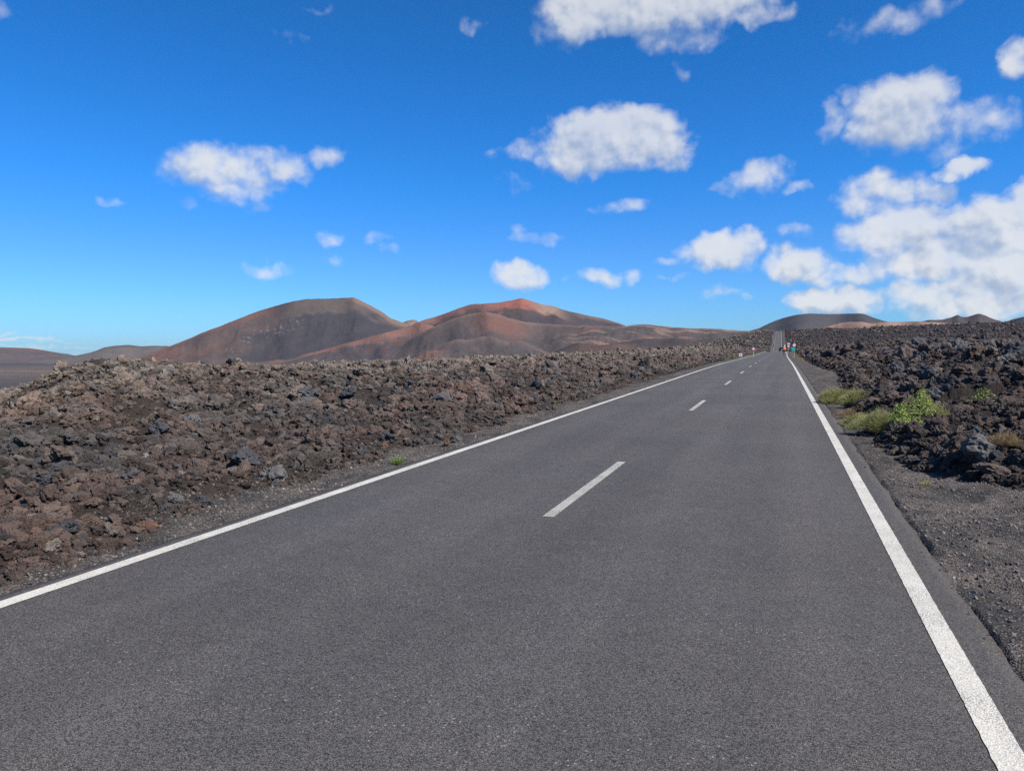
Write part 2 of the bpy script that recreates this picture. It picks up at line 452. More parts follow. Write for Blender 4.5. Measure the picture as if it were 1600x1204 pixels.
# ------------------------------------------------------------------ road
def rows_to(y0, y1):
    y = [y0]
    while y[-1] < y1:
        a = abs(y[-1]); y.append(y[-1]+min(6, max(.03, a*.008)))
    return np.array(y)
def build_road():
    Y = rows_to(-1.0, 1010.0); Y = np.concatenate([np.arange(-60, -1.0, 2.0), Y])
    jl = .03*fbm(Y*1.1, Y*0+1, 6, 31, .62)*(Y < 60); jr = .03*fbm(Y*.9, Y*0+2, 6, 33, .62)*(Y < 60)
    xs = np.array([0, .004, .02, .2, .5, .8, .98, .996, 1.0])
    sh = xshift(Y)
    X = (E_L+jl+sh)[:, None]*(1-xs)+(E_R+jr+sh)[:, None]*xs
    crown = .03*(1-((X-sh[:, None]+1.93)/3.1)**2)*0
    Z = zroad(Y)[:, None]+crown
    drop = np.array([-.10, -.012, 0, 0, 0, 0, 0, -.012, -.10])
    Z = Z+drop
    YY = np.repeat(Y[:, None], len(xs), 1)
    V = np.stack([X, YY, Z], -1).reshape(-1, 3)
    o = link('road', np_mesh('road', V, grid_faces(len(Y), len(xs)), True), M_ASPH)
    tag(o, kind='structure', label='long straight grey asphalt road climbing to the far rise')
    def strip(name, xc, w, y0, y1, mat, lab, seed):
        if y1-y0 < 20: yy = np.arange(y0, y1+.01, .04)
        else: yy = rows_to(max(y0, .5), y1)
        j1 = .0035*fbm(yy*14, yy*0, 3, seed)*(yy < 60); j2 = .0035*fbm(yy*14, yy*0, 3, seed+3)*(yy < 60)
        s_ = xshift(yy); zz = zroad(yy)+.004+.00008*yy
        V = np.stack([np.stack([xc-w/2+j1+s_, yy, zz], -1), np.stack([xc+w/2+j2+s_, yy, zz], -1)], 1).reshape(-1, 3)
        o = link(name, np_mesh(name, V, grid_faces(len(yy), 2), True), mat); tag(o, kind='structure', label=lab)
    strip('edge_line', -4.82, .132, 0, 1000, M_PAINT, 'solid white line along the left edge of the road', 1)
    strip('edge_line', .90, .132, 0, 1000, M_PAINT, 'solid white line along the right edge of the road', 2)
    k = 0
    while 6.95+12.3*k < 900:
        y0 = 6.95+12.3*k
        if y0 < 240 or y0 > 560:
            strip('centre_dash', -2.14, .115, y0, y0+3.6, M_DASH, 'worn white dash on the road centre line', 50+k)
        k += 1
build_road()
for o in bpy.data.objects:
    if o.name.startswith('centre_dash'): o['group'] = 'centre line dashes'

# ------------------------------------------------------------------ rock shapes
def rock_mesh(name, seed, sub=4, cuts=9, amp=.32):
    rnd = random.Random(seed)
    bm = bmesh.new(); bmesh.ops.create_icosphere(bm, subdivisions=sub, radius=1)
    planes = []
    for i in range(cuts):
        n = Vector((rnd.gauss(0,1), rnd.gauss(0,1), rnd.gauss(0,1))).normalized(); planes.append((n, rnd.uniform(.5, .9)))
    off = Vector((rnd.uniform(-50,50), rnd.uniform(-50,50), rnd.uniform(-50,50)))
    sx, sy, sz = rnd.uniform(.8,1.2), rnd.uniform(.7,1.05), rnd.uniform(.55,.85)
    for v in bm.verts:
        n = v.co.normalized(); r = 1.0
        for pn, pd in planes:
            c = n.dot(pn)
            if c > 1e-3: r = min(r, pd/c)
        f = mnoise.fractal(n*1.3+off, .9, 2.1, 3)*amp*1.1
        f2 = mnoise.fractal(n*4.2+off, .62, 2.15, 4)*amp*.42
        cell = mnoise.voronoi(n*3.2+off)[0][0]
        r = r*(1+f)+f2-max(0, .28-cell)*.5*amp*2
        p = n*max(.25, r); v.co = Vector((p.x*sx, p.y*sy, p.z*sz))
    return bm_mesh(name, bm, False)
ROCKS_HI = [rock_mesh('lava_rock_shape', 100+i, 4) for i in range(12)]
ROCKS_LO = [rock_mesh('lava_rock_shape', 300+i, 3, amp=.36) for i in range(8)]
PEBBLES = [rock_mesh('pebble_shape', 500+i, 1, 6, .25) for i in range(6)]
for me in ROCKS_HI+ROCKS_LO: me.materials.append(M_ROCK)
M_PEB, t, b = new_mat('gravel_stone')
r_ = t.node('ShaderNodeObjectInfo').outputs['Random']
pc = t.mix(t.remap(r_, 0, 1), (.048, .045, .043), (.150, .128, .112)); pc = t.mix(t.remap(r_, .93, .96, 0, 1), pc, (.24, .21, .18))
t.put(b.inputs['Base Color'], pc); b.inputs['Roughness'].default_value = .9
for me in PEBBLES: me.materials.append(M_PEB)

def instancer(name, pts, rot, scl, idx, meshes, **tags):
    n = len(pts)
    me = bpy.data.meshes.new(name); me.vertices.add(n); me.vertices.foreach_set('co', np.asarray(pts, np.float32).ravel())
    a = me.attributes.new('rot', 'FLOAT_VECTOR', 'POINT'); a.data.foreach_set('vector', np.asarray(rot, np.float32).ravel())
    a = me.attributes.new('scl', 'FLOAT_VECTOR', 'POINT'); a.data.foreach_set('vector', np.asarray(scl, np.float32).ravel())
    a = me.attributes.new('idx', 'INT', 'POINT'); a.data.foreach_set('value', np.asarray(idx, np.int32))
    me.update()
    o = link(name, me); tag(o, **tags)
    c = bpy.data.collections.new(name+'_shapes')
    for i, mm in enumerate(meshes):
        so = bpy.data.objects.new(f'{name}_shape_{i:02d}', mm); c.objects.link(so)
    ng = bpy.data.node_groups.new(name+'_scatter', 'GeometryNodeTree')
    ng.interface.new_socket('Geometry', in_out='INPUT', socket_type='NodeSocketGeometry')
    ng.interface.new_socket('Geometry', in_out='OUTPUT', socket_type='NodeSocketGeometry')
    N = ng.nodes; L = ng.links
    gi = N.new('NodeGroupInput'); go = N.new('NodeGroupOutput')
    ip = N.new('GeometryNodeInstanceOnPoints'); ci = N.new('GeometryNodeCollectionInfo')
    ci.inputs['Collection'].default_value = c; ci.inputs['Separate Children'].default_value = True; ci.inputs['Reset Children'].default_value = True
    ip.inputs['Pick Instance'].default_value = True
    def na(nm, ty):
        x = N.new('GeometryNodeInputNamedAttribute'); x.data_type = ty; x.inputs['Name'].default_value = nm; return x.outputs['Attribute']
    L.new(gi.outputs[0], ip.inputs['Points']); L.new(ci.outputs[0], ip.inputs['Instance'])
    L.new(na('idx', 'INT'), ip.inputs['Instance Index'])
    e2r = N.new('FunctionNodeEulerToRotation'); L.new(na('rot', 'FLOAT_VECTOR'), e2r.inputs[0]); L.new(e2r.outputs[0], ip.inputs['Rotation'])
    L.new(na('scl', 'FLOAT_VECTOR'), ip.inputs['Scale'])
    L.new(ip.outputs[0], go.inputs[0])
    md = o.modifiers.new('scatter', 'NODES'); md.node_group = ng
    return o

def scatter(side, zones):
    P = []; Rr = []; Sc = []; Ix = []
    for (d0, d1, dens, s0, s1, po, lo) in zones:
        # uniform over the ring sector
        a0, a1 = (-78, 0) if side < 0 else (0, 62 if d1 <= 40 else 44)
        area = .5*math.radians(a1-a0)*(d1*d1-d0*d0)
        n = int(area*dens)
        r = np.sqrt(RNG.uniform(d0*d0, d1*d1, n)); az = np.radians(RNG.uniform(a0, a1, n))
        X = r*np.sin(az); Y = r*np.cos(az)
        sl, sr = lava_mask(X, Y); s = sl if side < 0 else sr
        size = s0+(s1-s0)*RNG.random(n)**po
        clump = ss(.6+.9*fbm(X/1.6, Y/1.6, 2, 71))
        keep = (s > size*.5-.08) & (RNG.random(n) < np.where(s < .5, .5+s, 1)) & (RNG.random(n) < .35+.65*clump)
        if d1 > 120: keep &= terrain(X, Y, False) > -30
        X = X[keep]; Y = Y[keep]; size = size[keep]*(.75+.5*clump[keep])
        sk = s[keep]; size = np.where(sk < .8, np.minimum(size, .05+.22*np.maximum(sk, .02)+.05*RNG.random(len(sk))), size)
        Z = terrain(X, Y)+size*RNG.uniform(0, .55, len(X))
        P.append(np.stack([X, Y, Z], -1)); k = len(X)
        Rr.append(np.stack([RNG.normal(0, .5, k), RNG.normal(0, .5, k), RNG.uniform(0, 6.28, k)], -1))
        Sc.append(size[:, None]*RNG.uniform(.75, 1.25, (k, 3)))
        Ix.append(RNG.integers(0, 12, k) if not lo else RNG.integers(12, 20, k))
    return np.concatenate(P), np.concatenate(Rr), np.concatenate(Sc), np.concatenate(Ix)
ZL = [(3,11,130,.018,.05,1.8,0),(3,16,180,.026,.085,1.8,0),(3,16,7,.07,.16,2.2,0),(16,34,62,.042,.125,2.0,0),(16,34,1.8,.12,.28,2.4,0),(34,75,15.0,.08,.20,2.0,1),(34,75,.3,.2,.42,2.4,1),(75,220,2.6,.15,.38,2.0,1),(220,600,.2,.3,.9,2.4,1),(600,1000,.05,.6,1.4,2,1)]
ZR = [(5,18,120,.03,.095,1.8,0),(5,18,9,.08,.20,2.6,0),(18,40,42,.055,.17,2.0,0),(18,40,2.4,.12,.28,2.2,0),(40,90,12.0,.10,.28,2.0,1),(40,90,.55,.25,.60,2.2,1),(90,260,2.0,.18,.5,2.0,1),(260,700,.2,.35,1.1,2.4,1),(700,1100,.05,.6,1.7,2,1)]
for side, Z_, lab in ((-1, ZL, 'brown and grey clinker rubble covering the lava field left of the road'), (1, ZR, 'dark jagged clinker rubble covering the lava field right of the road')):
    p, r, s, i = scatter(side, Z_)
    print('rubble', side, len(p))
    instancer('lava_rubble', p, r, s, i, ROCKS_HI+ROCKS_LO, label=lab, cat='rubble', kind='stuff')
# gravel on the verges
def gravel():
    n = 60000
    X = np.concatenate([RNG.uniform(1.08, 8, n), RNG.uniform(-6.6, -4.96, 30000)]); Y = np.concatenate([RNG.uniform(2.2, 20, n), RNG.uniform(2.5, 30, 30000)])
    sl, sr = lava_mask(X, Y)
    left = X < -2
    v = np.where(left, E_L-X, X-E_R); s = np.where(left, sl, sr)
    keep = (v > -.10*RNG.random(len(X))**3) & (s < .5) & (RNG.random(len(X)) < np.clip(1.3-.04*Y, .1, 1)*(.35+.65*ss(.5+fbm(X*.9, Y*.9, 3, 81))))
    # a scatter of loose stones just on the asphalt edge
    X = X[keep]; Y = Y[keep]; k = len(X)
    size = .0035+.018*RNG.random(k)**3.0
    on = v[keep] < .0
    Z = np.where(on, zroad(Y)+size*.2, terrain(X, Y)+size*.25)
    size = np.where(on, size*.6, size)
    instancer('gravel', np.stack([X, Y, Z], -1), np.stack([RNG.normal(0,.6,k), RNG.normal(0,.6,k), RNG.uniform(0,6.28,k)], -1), size[:, None]*RNG.uniform(.8, 1.3, (k, 3)), RNG.integers(0, 6, k), PEBBLES,
              label='loose cinder gravel on both road verges', cat='gravel', kind='stuff')
gravel()

# ------------------------------------------------------------------ boulders that stand out
RK = {'grey': mk_lava_rock('grey_boulder_stone', ((.105,.105,.105), (.165,.16,.15))), 'dark': mk_lava_rock('dark_boulder_stone', ((.048,.052,.060), (.085,.088,.095))),
      'red': mk_lava_rock('reddish_boulder_stone', ((.14,.075,.052), (.20,.115,.08))), 'brown': mk_lava_rock('brown_boulder_stone', ((.10,.074,.06), (.15,.115,.092))),
      'pale': mk_lava_rock('pale_boulder_stone', ((.24,.21,.18), (.36,.32,.27)))}
BOULD = [ # px, py(base), width px, height px, kind, label
 (97,735,50,34,'brown','large brownish grey boulder overhanging a dark hollow at the far left of the field'),
 (82,772,38,28,'dark','rounded slate grey boulder on the reddish rubble at the far left'),
 (480,632,42,26,'dark','rounded dark grey boulder just below the pale upper slope of the left field'),
 (545,628,38,20,'dark','flat dark slab beside the rounded dark boulder in the left field'),
 (425,757,52,26,'grey','broad pale grey boulder at the foot of the left rubble by the gravel'),
 (302,675,26,24,'grey','upright light grey boulder in the middle of the left field'),
 (193,690,40,18,'brown','flat topped brown boulder with a shadowed underside high on the left'),
 (250,685,42,22,'dark','blackish angular block in the middle left of the rubble'),
 (385,735,50,30,'dark','dark angular block above the broad pale grey boulder'),
 (228,722,22,12,'pale','small whitish stone with a chipped face left of centre in the left field'),
 (245,718,24,16,'brown','tilted brown slab touching the small whitish stone'),
 (490,698,34,22,'brown','brown block in the rubble left of the green tuft'),
 (605,692,26,14,'dark','flat bluish grey slab above the green tuft'),
 (600,706,22,14,'red','reddish brown stone at the rubble foot near the green tuft'),
 (714,695,16,14,'grey','round grey stone alone on the black gravel beside the left line'),
 (697,703,11,16,'red','upright rust red stone on the black gravel beside the left line'),
 (228,833,32,16,'red','rust red flat stone low in the left corner near the white line'),
 (108,835,30,20,'dark','dark grey stone in the red rubble at the lower left'),
 (82,840,22,16,'dark','small black stone beside the dark grey stone at the lower left'),
 (187,802,36,22,'brown','domed brown boulder with pale patch near the lower left'),
 (270,792,30,20,'grey','grey block at the edge of the left gravel verge'),
 (315,795,34,18,'dark','low charcoal stone next to the left gravel verge'),
 (300,628,24,12,'dark','black flat block on the pale upper slope of the left field'),
 (165,626,44,18,'brown','long brown ledge of lava near the upper left of the field'),
 (640,608,26,14,'dark','dark knob of lava on the skyline side of the left field'),
 (840,612,22,16,'dark','dark pointed block where the left field nears the road'),
 (1527,727,44,38,'grey','large rounded grey boulder with a lit top in the right field'),
 (1556,727,20,18,'dark','small dark grey stone leaning on the large grey boulder'),
 (1400,588,22,20,'dark','tall dark block on the right field skyline side'),
 (1558,748,40,18,'brown','flat orange brown stone at the foot of the right rubble'),
 (1432,732,20,13,'dark','black stone at the edge of the right gravel'),
 (1460,627,26,16,'grey','grey block behind the bright green bush'),
 (1398,592,24,22,'dark','craggy black block above the pale green shrubs'),
 (1590,565,44,26,'dark','big black crag at the right edge of the field'),
 (1500,552,26,18,'grey','greenish grey block high in the right field'),
 (1572,580,40,22,'grey','light grey crusted slab high at the far right'),
 (1435,575,26,20,'dark','dark spiky block in the upper right field'),
 (1595,700,30,26,'dark','shaded black block at the right edge beside the dry grass'),
 (1483,720,26,16,'brown','brown stone left of the large rounded grey boulder'),
]
seen = set()
for i, (px, py, w, h, k, lab) in enumerate(BOULD):
    if lab in seen: continue
    seen.add(lab)
    p = spot(px, py-h*.30); d = (p-EYE).length
    W = w/FPX*d*.52; H = h/FPX*d*.56
    me = ROCKS_HI[(i*5+3) % 12].copy(); me.materials.clear(); me.materials.append(RK[k])
    zs = [v.co.z for v in me.vertices]; xs = [v.co.x for v in me.vertices]
    o = link('boulder', me); f = 1/max(xs); fz = 1/max(zs)
    o.scale = (W*f, W*f*random.uniform(.75, 1), H*fz)
    o.location = (p.x, p.y, hz(p.x, p.y)+H*.45)
    o.rotation_euler = (random.uniform(-.15,.15), random.uniform(-.15,.15), random.uniform(-.6,.6)-A_)
    tag(o, label=lab, cat='boulder')

# ------------------------------------------------------------------ hills
LAVA = np.array([.066, .058, .056]); REDS = np.array([.18, .092, .070]); BROWN = np.array([.115, .080, .064]); TAN = np.array([.26, .175, .13]); BLUE = np.array([.048, .047, .050])
def hill(label, prof, D, base, Wf, Wb, colfn, rough=1.0, step=1.6, nt=70, power=1.15, gully=7.0):
    base -= 6
    yb = 553+(CAM_H-base)*FPX/D+3
    prof = [(prof[0][0]-45, yb)]+list(prof)+[(prof[-1][0]+45, yb)]
    xs = np.arange(prof[0][0], prof[-1][0]+.1, step)
    ys = np.interp(xs, [p[0] for p in prof], [p[1] for p in prof])
    kk = np.hanning(9)[1:-1]; kk /= kk.sum(); ys = np.convolve(np.pad(ys, 3, mode='edge'), kk, 'valid')
    kw = np.hanning(63); kw /= kw.sum(); ysm = np.convolve(np.pad(ys, 31, mode='edge'), kw, 'valid')
    ys = ys+rough*.5*fbm(xs/14, xs*0+D, 3, 3)
    t = np.concatenate([np.linspace(-1, 0, nt), np.linspace(0, 1, nt//3)[1:]])
    az = []; el = []; els = []
    for x, y, y2 in zip(xs, ys, ysm):
        d = ray(x, y); az.append(math.atan2(d.x, d.y)); el.append(d.z/math.hypot(d.x, d.y))
        d = ray(x, y2); els.append(d.z/math.hypot(d.x, d.y))
    az = np.array(az); el = np.array(el); els = np.array(els)
    Dl = D*(1+.03*fbm(xs/90, xs*0, 2, int(D) % 97))
    zr = CAM_H+el*Dl
    T, AZ = np.meshgrid(t, az, indexing='ij')
    W = np.where(T < 0, Wf, Wb); R = Dl[None, :]+T*W
    s = np.clip(1-np.abs(T), 0, 1)**power
    X = R*np.sin(AZ); Y = R*np.cos(AZ)
    zs_ = CAM_H+els*Dl; f_ = ss(np.abs(T)*2.6)
    Z = base+(zr[None, :]*(1-f_)+zs_[None, :]*f_-base)*s
    env = np.clip(np.abs(T)*3.2, 0, 1)*np.clip(s*3, 0, 1)*np.clip((zr[None, :]-base-8)/40, 0, 1)
    wx = .35*fbm(X/180, Y/180, 3, 61)
    g = fbm(X/300, Y/300, 5, 7)*gully*2.6 + (ridged(np.degrees(AZ)*.9+wx, T*1.3+wx, 4, 19)-.9)*gully*.30*np.clip(1.2-np.abs(T), 0, 1)
    Z = Z+env*g+env*rough*1.1*fbm(X/40, Y/40, 3, 8)
    PX = np.repeat(xs[None, :], len(t), 0)
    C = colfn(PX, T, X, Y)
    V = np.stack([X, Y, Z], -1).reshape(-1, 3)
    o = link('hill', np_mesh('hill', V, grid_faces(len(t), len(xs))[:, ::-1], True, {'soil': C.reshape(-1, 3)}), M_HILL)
    tag(o, label=label, kind='structure')
def mixc(a, b, f): f = np.clip(f, 0, 1)[..., None]; return a*(1-f)+b*f
def rim(T, w): return np.exp(-(T/w)**2)
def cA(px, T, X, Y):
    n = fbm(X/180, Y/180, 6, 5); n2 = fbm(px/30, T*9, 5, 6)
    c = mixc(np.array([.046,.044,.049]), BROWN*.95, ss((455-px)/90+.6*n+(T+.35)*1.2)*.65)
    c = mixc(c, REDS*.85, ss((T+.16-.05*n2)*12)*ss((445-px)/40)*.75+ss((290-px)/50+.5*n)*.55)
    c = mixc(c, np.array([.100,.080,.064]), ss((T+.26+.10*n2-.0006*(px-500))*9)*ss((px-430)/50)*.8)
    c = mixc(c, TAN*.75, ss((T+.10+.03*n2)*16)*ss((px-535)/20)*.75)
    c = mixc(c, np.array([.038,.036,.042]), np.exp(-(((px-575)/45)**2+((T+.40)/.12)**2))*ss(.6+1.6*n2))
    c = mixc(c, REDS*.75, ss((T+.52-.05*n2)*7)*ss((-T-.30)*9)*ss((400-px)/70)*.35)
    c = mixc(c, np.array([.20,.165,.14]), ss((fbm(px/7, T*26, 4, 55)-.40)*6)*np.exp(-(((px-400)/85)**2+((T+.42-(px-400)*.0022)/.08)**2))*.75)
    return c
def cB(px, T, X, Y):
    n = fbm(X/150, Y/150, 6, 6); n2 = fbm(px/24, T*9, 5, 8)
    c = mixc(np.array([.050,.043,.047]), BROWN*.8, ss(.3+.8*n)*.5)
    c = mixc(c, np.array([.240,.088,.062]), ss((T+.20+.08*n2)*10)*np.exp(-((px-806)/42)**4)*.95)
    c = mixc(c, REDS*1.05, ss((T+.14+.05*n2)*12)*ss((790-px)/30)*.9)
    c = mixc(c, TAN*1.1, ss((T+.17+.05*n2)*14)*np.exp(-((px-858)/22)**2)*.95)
    c = mixc(c, np.array([.045,.040,.047]), ss((-T-.18+.05*n2)*9)*np.exp(-((px-870)/50)**2)*.8)  # shadowed hollow under the tan crest, painted into the slope colour
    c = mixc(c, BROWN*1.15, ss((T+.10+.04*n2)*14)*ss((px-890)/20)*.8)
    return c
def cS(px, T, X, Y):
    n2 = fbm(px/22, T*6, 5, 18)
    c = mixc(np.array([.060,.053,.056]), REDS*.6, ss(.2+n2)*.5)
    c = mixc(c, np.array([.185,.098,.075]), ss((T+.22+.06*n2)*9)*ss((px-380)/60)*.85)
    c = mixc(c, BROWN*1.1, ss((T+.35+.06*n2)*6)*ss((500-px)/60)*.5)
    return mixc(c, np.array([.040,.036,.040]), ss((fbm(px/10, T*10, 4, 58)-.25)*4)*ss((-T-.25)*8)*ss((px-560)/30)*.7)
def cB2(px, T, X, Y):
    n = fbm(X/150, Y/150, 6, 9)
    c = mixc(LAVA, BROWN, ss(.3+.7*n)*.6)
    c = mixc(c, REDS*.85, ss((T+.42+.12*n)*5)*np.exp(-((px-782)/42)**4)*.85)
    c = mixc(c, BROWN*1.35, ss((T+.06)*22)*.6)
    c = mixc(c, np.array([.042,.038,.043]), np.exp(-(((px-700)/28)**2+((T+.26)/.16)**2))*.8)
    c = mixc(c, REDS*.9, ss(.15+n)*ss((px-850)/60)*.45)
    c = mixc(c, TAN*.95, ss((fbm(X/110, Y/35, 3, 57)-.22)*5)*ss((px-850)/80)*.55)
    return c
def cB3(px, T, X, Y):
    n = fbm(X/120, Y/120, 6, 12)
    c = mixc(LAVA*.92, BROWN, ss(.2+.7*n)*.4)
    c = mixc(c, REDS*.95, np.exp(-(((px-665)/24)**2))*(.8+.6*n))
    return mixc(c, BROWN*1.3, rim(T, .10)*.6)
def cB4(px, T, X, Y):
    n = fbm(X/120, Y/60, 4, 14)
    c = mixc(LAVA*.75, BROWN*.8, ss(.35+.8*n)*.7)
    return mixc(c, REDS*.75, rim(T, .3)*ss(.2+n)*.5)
def cflat(a, b, k=150, amt=.6, rimc=None, rimw=.15):
    def f(px, T, X, Y):
        c = mixc(a, b, ss(.4+fbm(X/k, Y/k, 4, 16))*amt)
        if rimc is not None: c = mixc(c, rimc, rim(T, rimw)*.8)
        return c
    return f
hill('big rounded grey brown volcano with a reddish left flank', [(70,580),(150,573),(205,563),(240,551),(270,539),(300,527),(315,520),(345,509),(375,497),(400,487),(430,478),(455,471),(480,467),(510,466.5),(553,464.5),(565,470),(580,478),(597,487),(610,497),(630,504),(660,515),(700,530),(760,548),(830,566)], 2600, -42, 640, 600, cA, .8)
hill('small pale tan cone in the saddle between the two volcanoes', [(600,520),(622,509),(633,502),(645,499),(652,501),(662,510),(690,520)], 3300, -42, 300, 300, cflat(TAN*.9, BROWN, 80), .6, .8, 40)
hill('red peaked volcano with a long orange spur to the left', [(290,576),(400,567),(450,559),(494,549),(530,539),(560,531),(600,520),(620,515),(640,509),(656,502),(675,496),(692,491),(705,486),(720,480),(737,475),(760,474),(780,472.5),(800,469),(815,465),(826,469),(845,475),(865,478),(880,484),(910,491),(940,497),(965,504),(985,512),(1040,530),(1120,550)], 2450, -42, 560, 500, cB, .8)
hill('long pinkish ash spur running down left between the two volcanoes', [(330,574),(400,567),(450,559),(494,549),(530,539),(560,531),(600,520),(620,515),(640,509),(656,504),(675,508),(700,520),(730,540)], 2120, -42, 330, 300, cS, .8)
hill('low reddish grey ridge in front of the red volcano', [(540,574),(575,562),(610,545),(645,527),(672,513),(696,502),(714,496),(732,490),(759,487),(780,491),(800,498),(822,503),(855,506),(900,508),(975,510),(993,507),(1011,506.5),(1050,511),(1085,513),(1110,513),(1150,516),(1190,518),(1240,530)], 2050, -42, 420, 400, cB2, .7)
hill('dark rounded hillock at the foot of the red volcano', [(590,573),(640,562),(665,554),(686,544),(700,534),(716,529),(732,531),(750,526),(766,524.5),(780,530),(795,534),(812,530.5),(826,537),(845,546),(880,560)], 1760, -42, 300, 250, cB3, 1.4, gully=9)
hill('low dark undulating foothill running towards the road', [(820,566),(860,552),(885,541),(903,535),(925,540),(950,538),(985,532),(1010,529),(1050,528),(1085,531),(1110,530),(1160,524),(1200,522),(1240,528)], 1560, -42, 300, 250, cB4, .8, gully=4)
hill('small orange cinder mound behind the left lava crest', [(240,574),(262,570),(280,567.5),(300,566),(318,566.5),(332,570),(350,574)], 1500, -42, 90, 80, cflat(TAN*.8, REDS*1.2, 40), .2, .8, 30, gully=1)
hill('distant flat topped grey hill at the left edge', [(-260,560),(-160,551),(-80,545),(0,542.5),(40,543.5),(55,545),(80,549),(100,552.5),(125,556.5),(170,561)], 5200, -42, 900, 800, cflat(LAVA*1.2, BROWN, 300, .5, REDS*.7, .1), .5)
hill('distant pale grey ridge left of the big volcano', [(60,563),(95,559),(118,555.5),(140,551),(152,547),(163,542.5),(180,540),(200,538.5),(213,540),(222,541),(240,540),(262,540.5),(285,545),(320,551),(370,560)], 4600, -42, 800, 800, cflat(np.array([.115,.10,.085]), LAVA*1.2, 220, .5, BROWN*.6, .06), .6, .8)
hill('broad dark slate hill behind the far end of the road', [(1120,530),(1170,517),(1185,513),(1205,503.5),(1225,496),(1245,491.5),(1262,489.8),(1300,490.5),(1340,489.5),(1350,490),(1362,495),(1380,501),(1420,510),(1480,525)], 3600, -42, 800, 700, cflat(BLUE, BLUE*1.25, 300, .6), .5)
hill('low orange brown ridge right of the slate hill', [(1270,520),(1290,511),(1310,505),(1325,503),(1345,502.5),(1360,505),(1385,503),(1430,502),(1470,504),(1520,506),(1600,508),(1700,512)], 2700, -20, 400, 400, cflat(TAN*.75, REDS*.9, 120, .8, TAN, .12), .8, .9)
hill('dark sharp peaked ridge on the right horizon', [(1400,508),(1438,502.5),(1450,500),(1475,499),(1487,495.5),(1497,491.5),(1503,495),(1512,495),(1521,492),(1530,489.5),(1540,493),(1552,498),(1565,502.5),(1600,509),(1660,518)], 3300, -30, 450, 450, cflat(BLUE*.9, BROWN*.7, 120, .6), .9, .8)
hill('brown shoulder of a hill cut by the right edge', [(1550,512),(1572,502),(1585,498),(1600,494.5),(1640,490),(1700,490),(1780,496),(1880,510)], 4200, -30, 500, 500, cflat(BROWN*.9, LAVA, 120, .6), .6)

# ------------------------------------------------------------------ plants
def mk_leaf(name, a, c, trans=.25):
    m, t, b = new_mat(name)
    rnd = t.node('ShaderNodeAttribute', attribute_name='tone').outputs['Fac']
    t.put(b.inputs['Base Color'], t.mix(rnd, a, c)); b.inputs['Roughness'].default_value = .6
    b.inputs['Specular IOR Level'].default_value = .3
    tr = t.node('ShaderNodeBsdfTranslucent'); t.put(tr.inputs['Color'], t.mix(rnd, a, c))
    mx = t.node('ShaderNodeMixShader', {0: trans}); t.l.new(b.outputs[0], mx.inputs[1]); t.l.new(tr.outputs[0], mx.inputs[2])
    t.l.new(mx.outputs[0], t.n['Material Output'].inputs[0])
    return m
ML = {'sage': mk_leaf('sage_twigs', (.18,.19,.065), (.40,.39,.17)), 'bright': mk_leaf('bright_leaves', (.14,.21,.04), (.42,.48,.12), .35),
      'dry': mk_leaf('dry_grass', (.22,.15,.08), (.34,.25,.13)), 'yellow': mk_leaf('yellow_weed', (.24,.22,.06), (.42,.36,.12)), 'green': mk_leaf('green_grass', (.10,.17,.04), (.26,.34,.09))}
M_STEM = simple('woody_stem', (.12, .09, .06), .8)
def blades(n, R, H, seed, w=.004, lean=.8, mound=True):
    """thin curved twigs: a tuft fans from the soil, a shrub fills an uneven dome; returns V, F, tone"""
    r = np.random.default_rng(seed)
    V = []; F = []; T = []
    for i in range(n):
        a = r.uniform(0, 2*PI)
        if mound:
            u = r.random()**.7; q = r.random()**.5
            lump = 1+.22*math.sin(a*3+seed)+.16*math.sin(a*7+seed*2.1)
            top = H*(1-.75*q*q)*(.8+.3*math.sin(a*2+seed*1.3)*q+.12*math.sin(a*5+q*9))
            b = Vector((R[0]*q*lump*math.cos(a), R[1]*q*lump*math.sin(a), u*top*.85))
            d = Vector((b.x/R[0]*1.0, b.y/R[1]*1.0, .35+.9*u))+Vector((r.normal(0,.55), r.normal(0,.55), r.normal(0,.35)))
            L = H*r.uniform(.10, .26)
        else:
            q = r.random()**.5; b = Vector((R[0]*q*.25*math.cos(a), R[1]*q*.25*math.sin(a), -.01))
            d = Vector((math.cos(a)*lean*q, math.sin(a)*lean*q, 1)); L = H*r.uniform(.5, 1.1)
        d.normalize(); sd_ = d.cross(Vector((r.normal(), r.normal(), r.normal()))).normalized(); bend = Vector((d.x, d.y, -.25))*L*.25
        tone = r.random(); k0 = len(V)
        for s_ in range(3):
            u_ = s_/2; c = b+d*L*u_+bend*u_*u_; ww = w*(1-.8*u_)
            V.append(tuple(c-sd_*ww)); V.append(tuple(c+sd_*ww)); T += [tone]*2
        F += [(k0, k0+1, k0+3, k0+2), (k0+2, k0+3, k0+5, k0+4)]
    return V, F, T
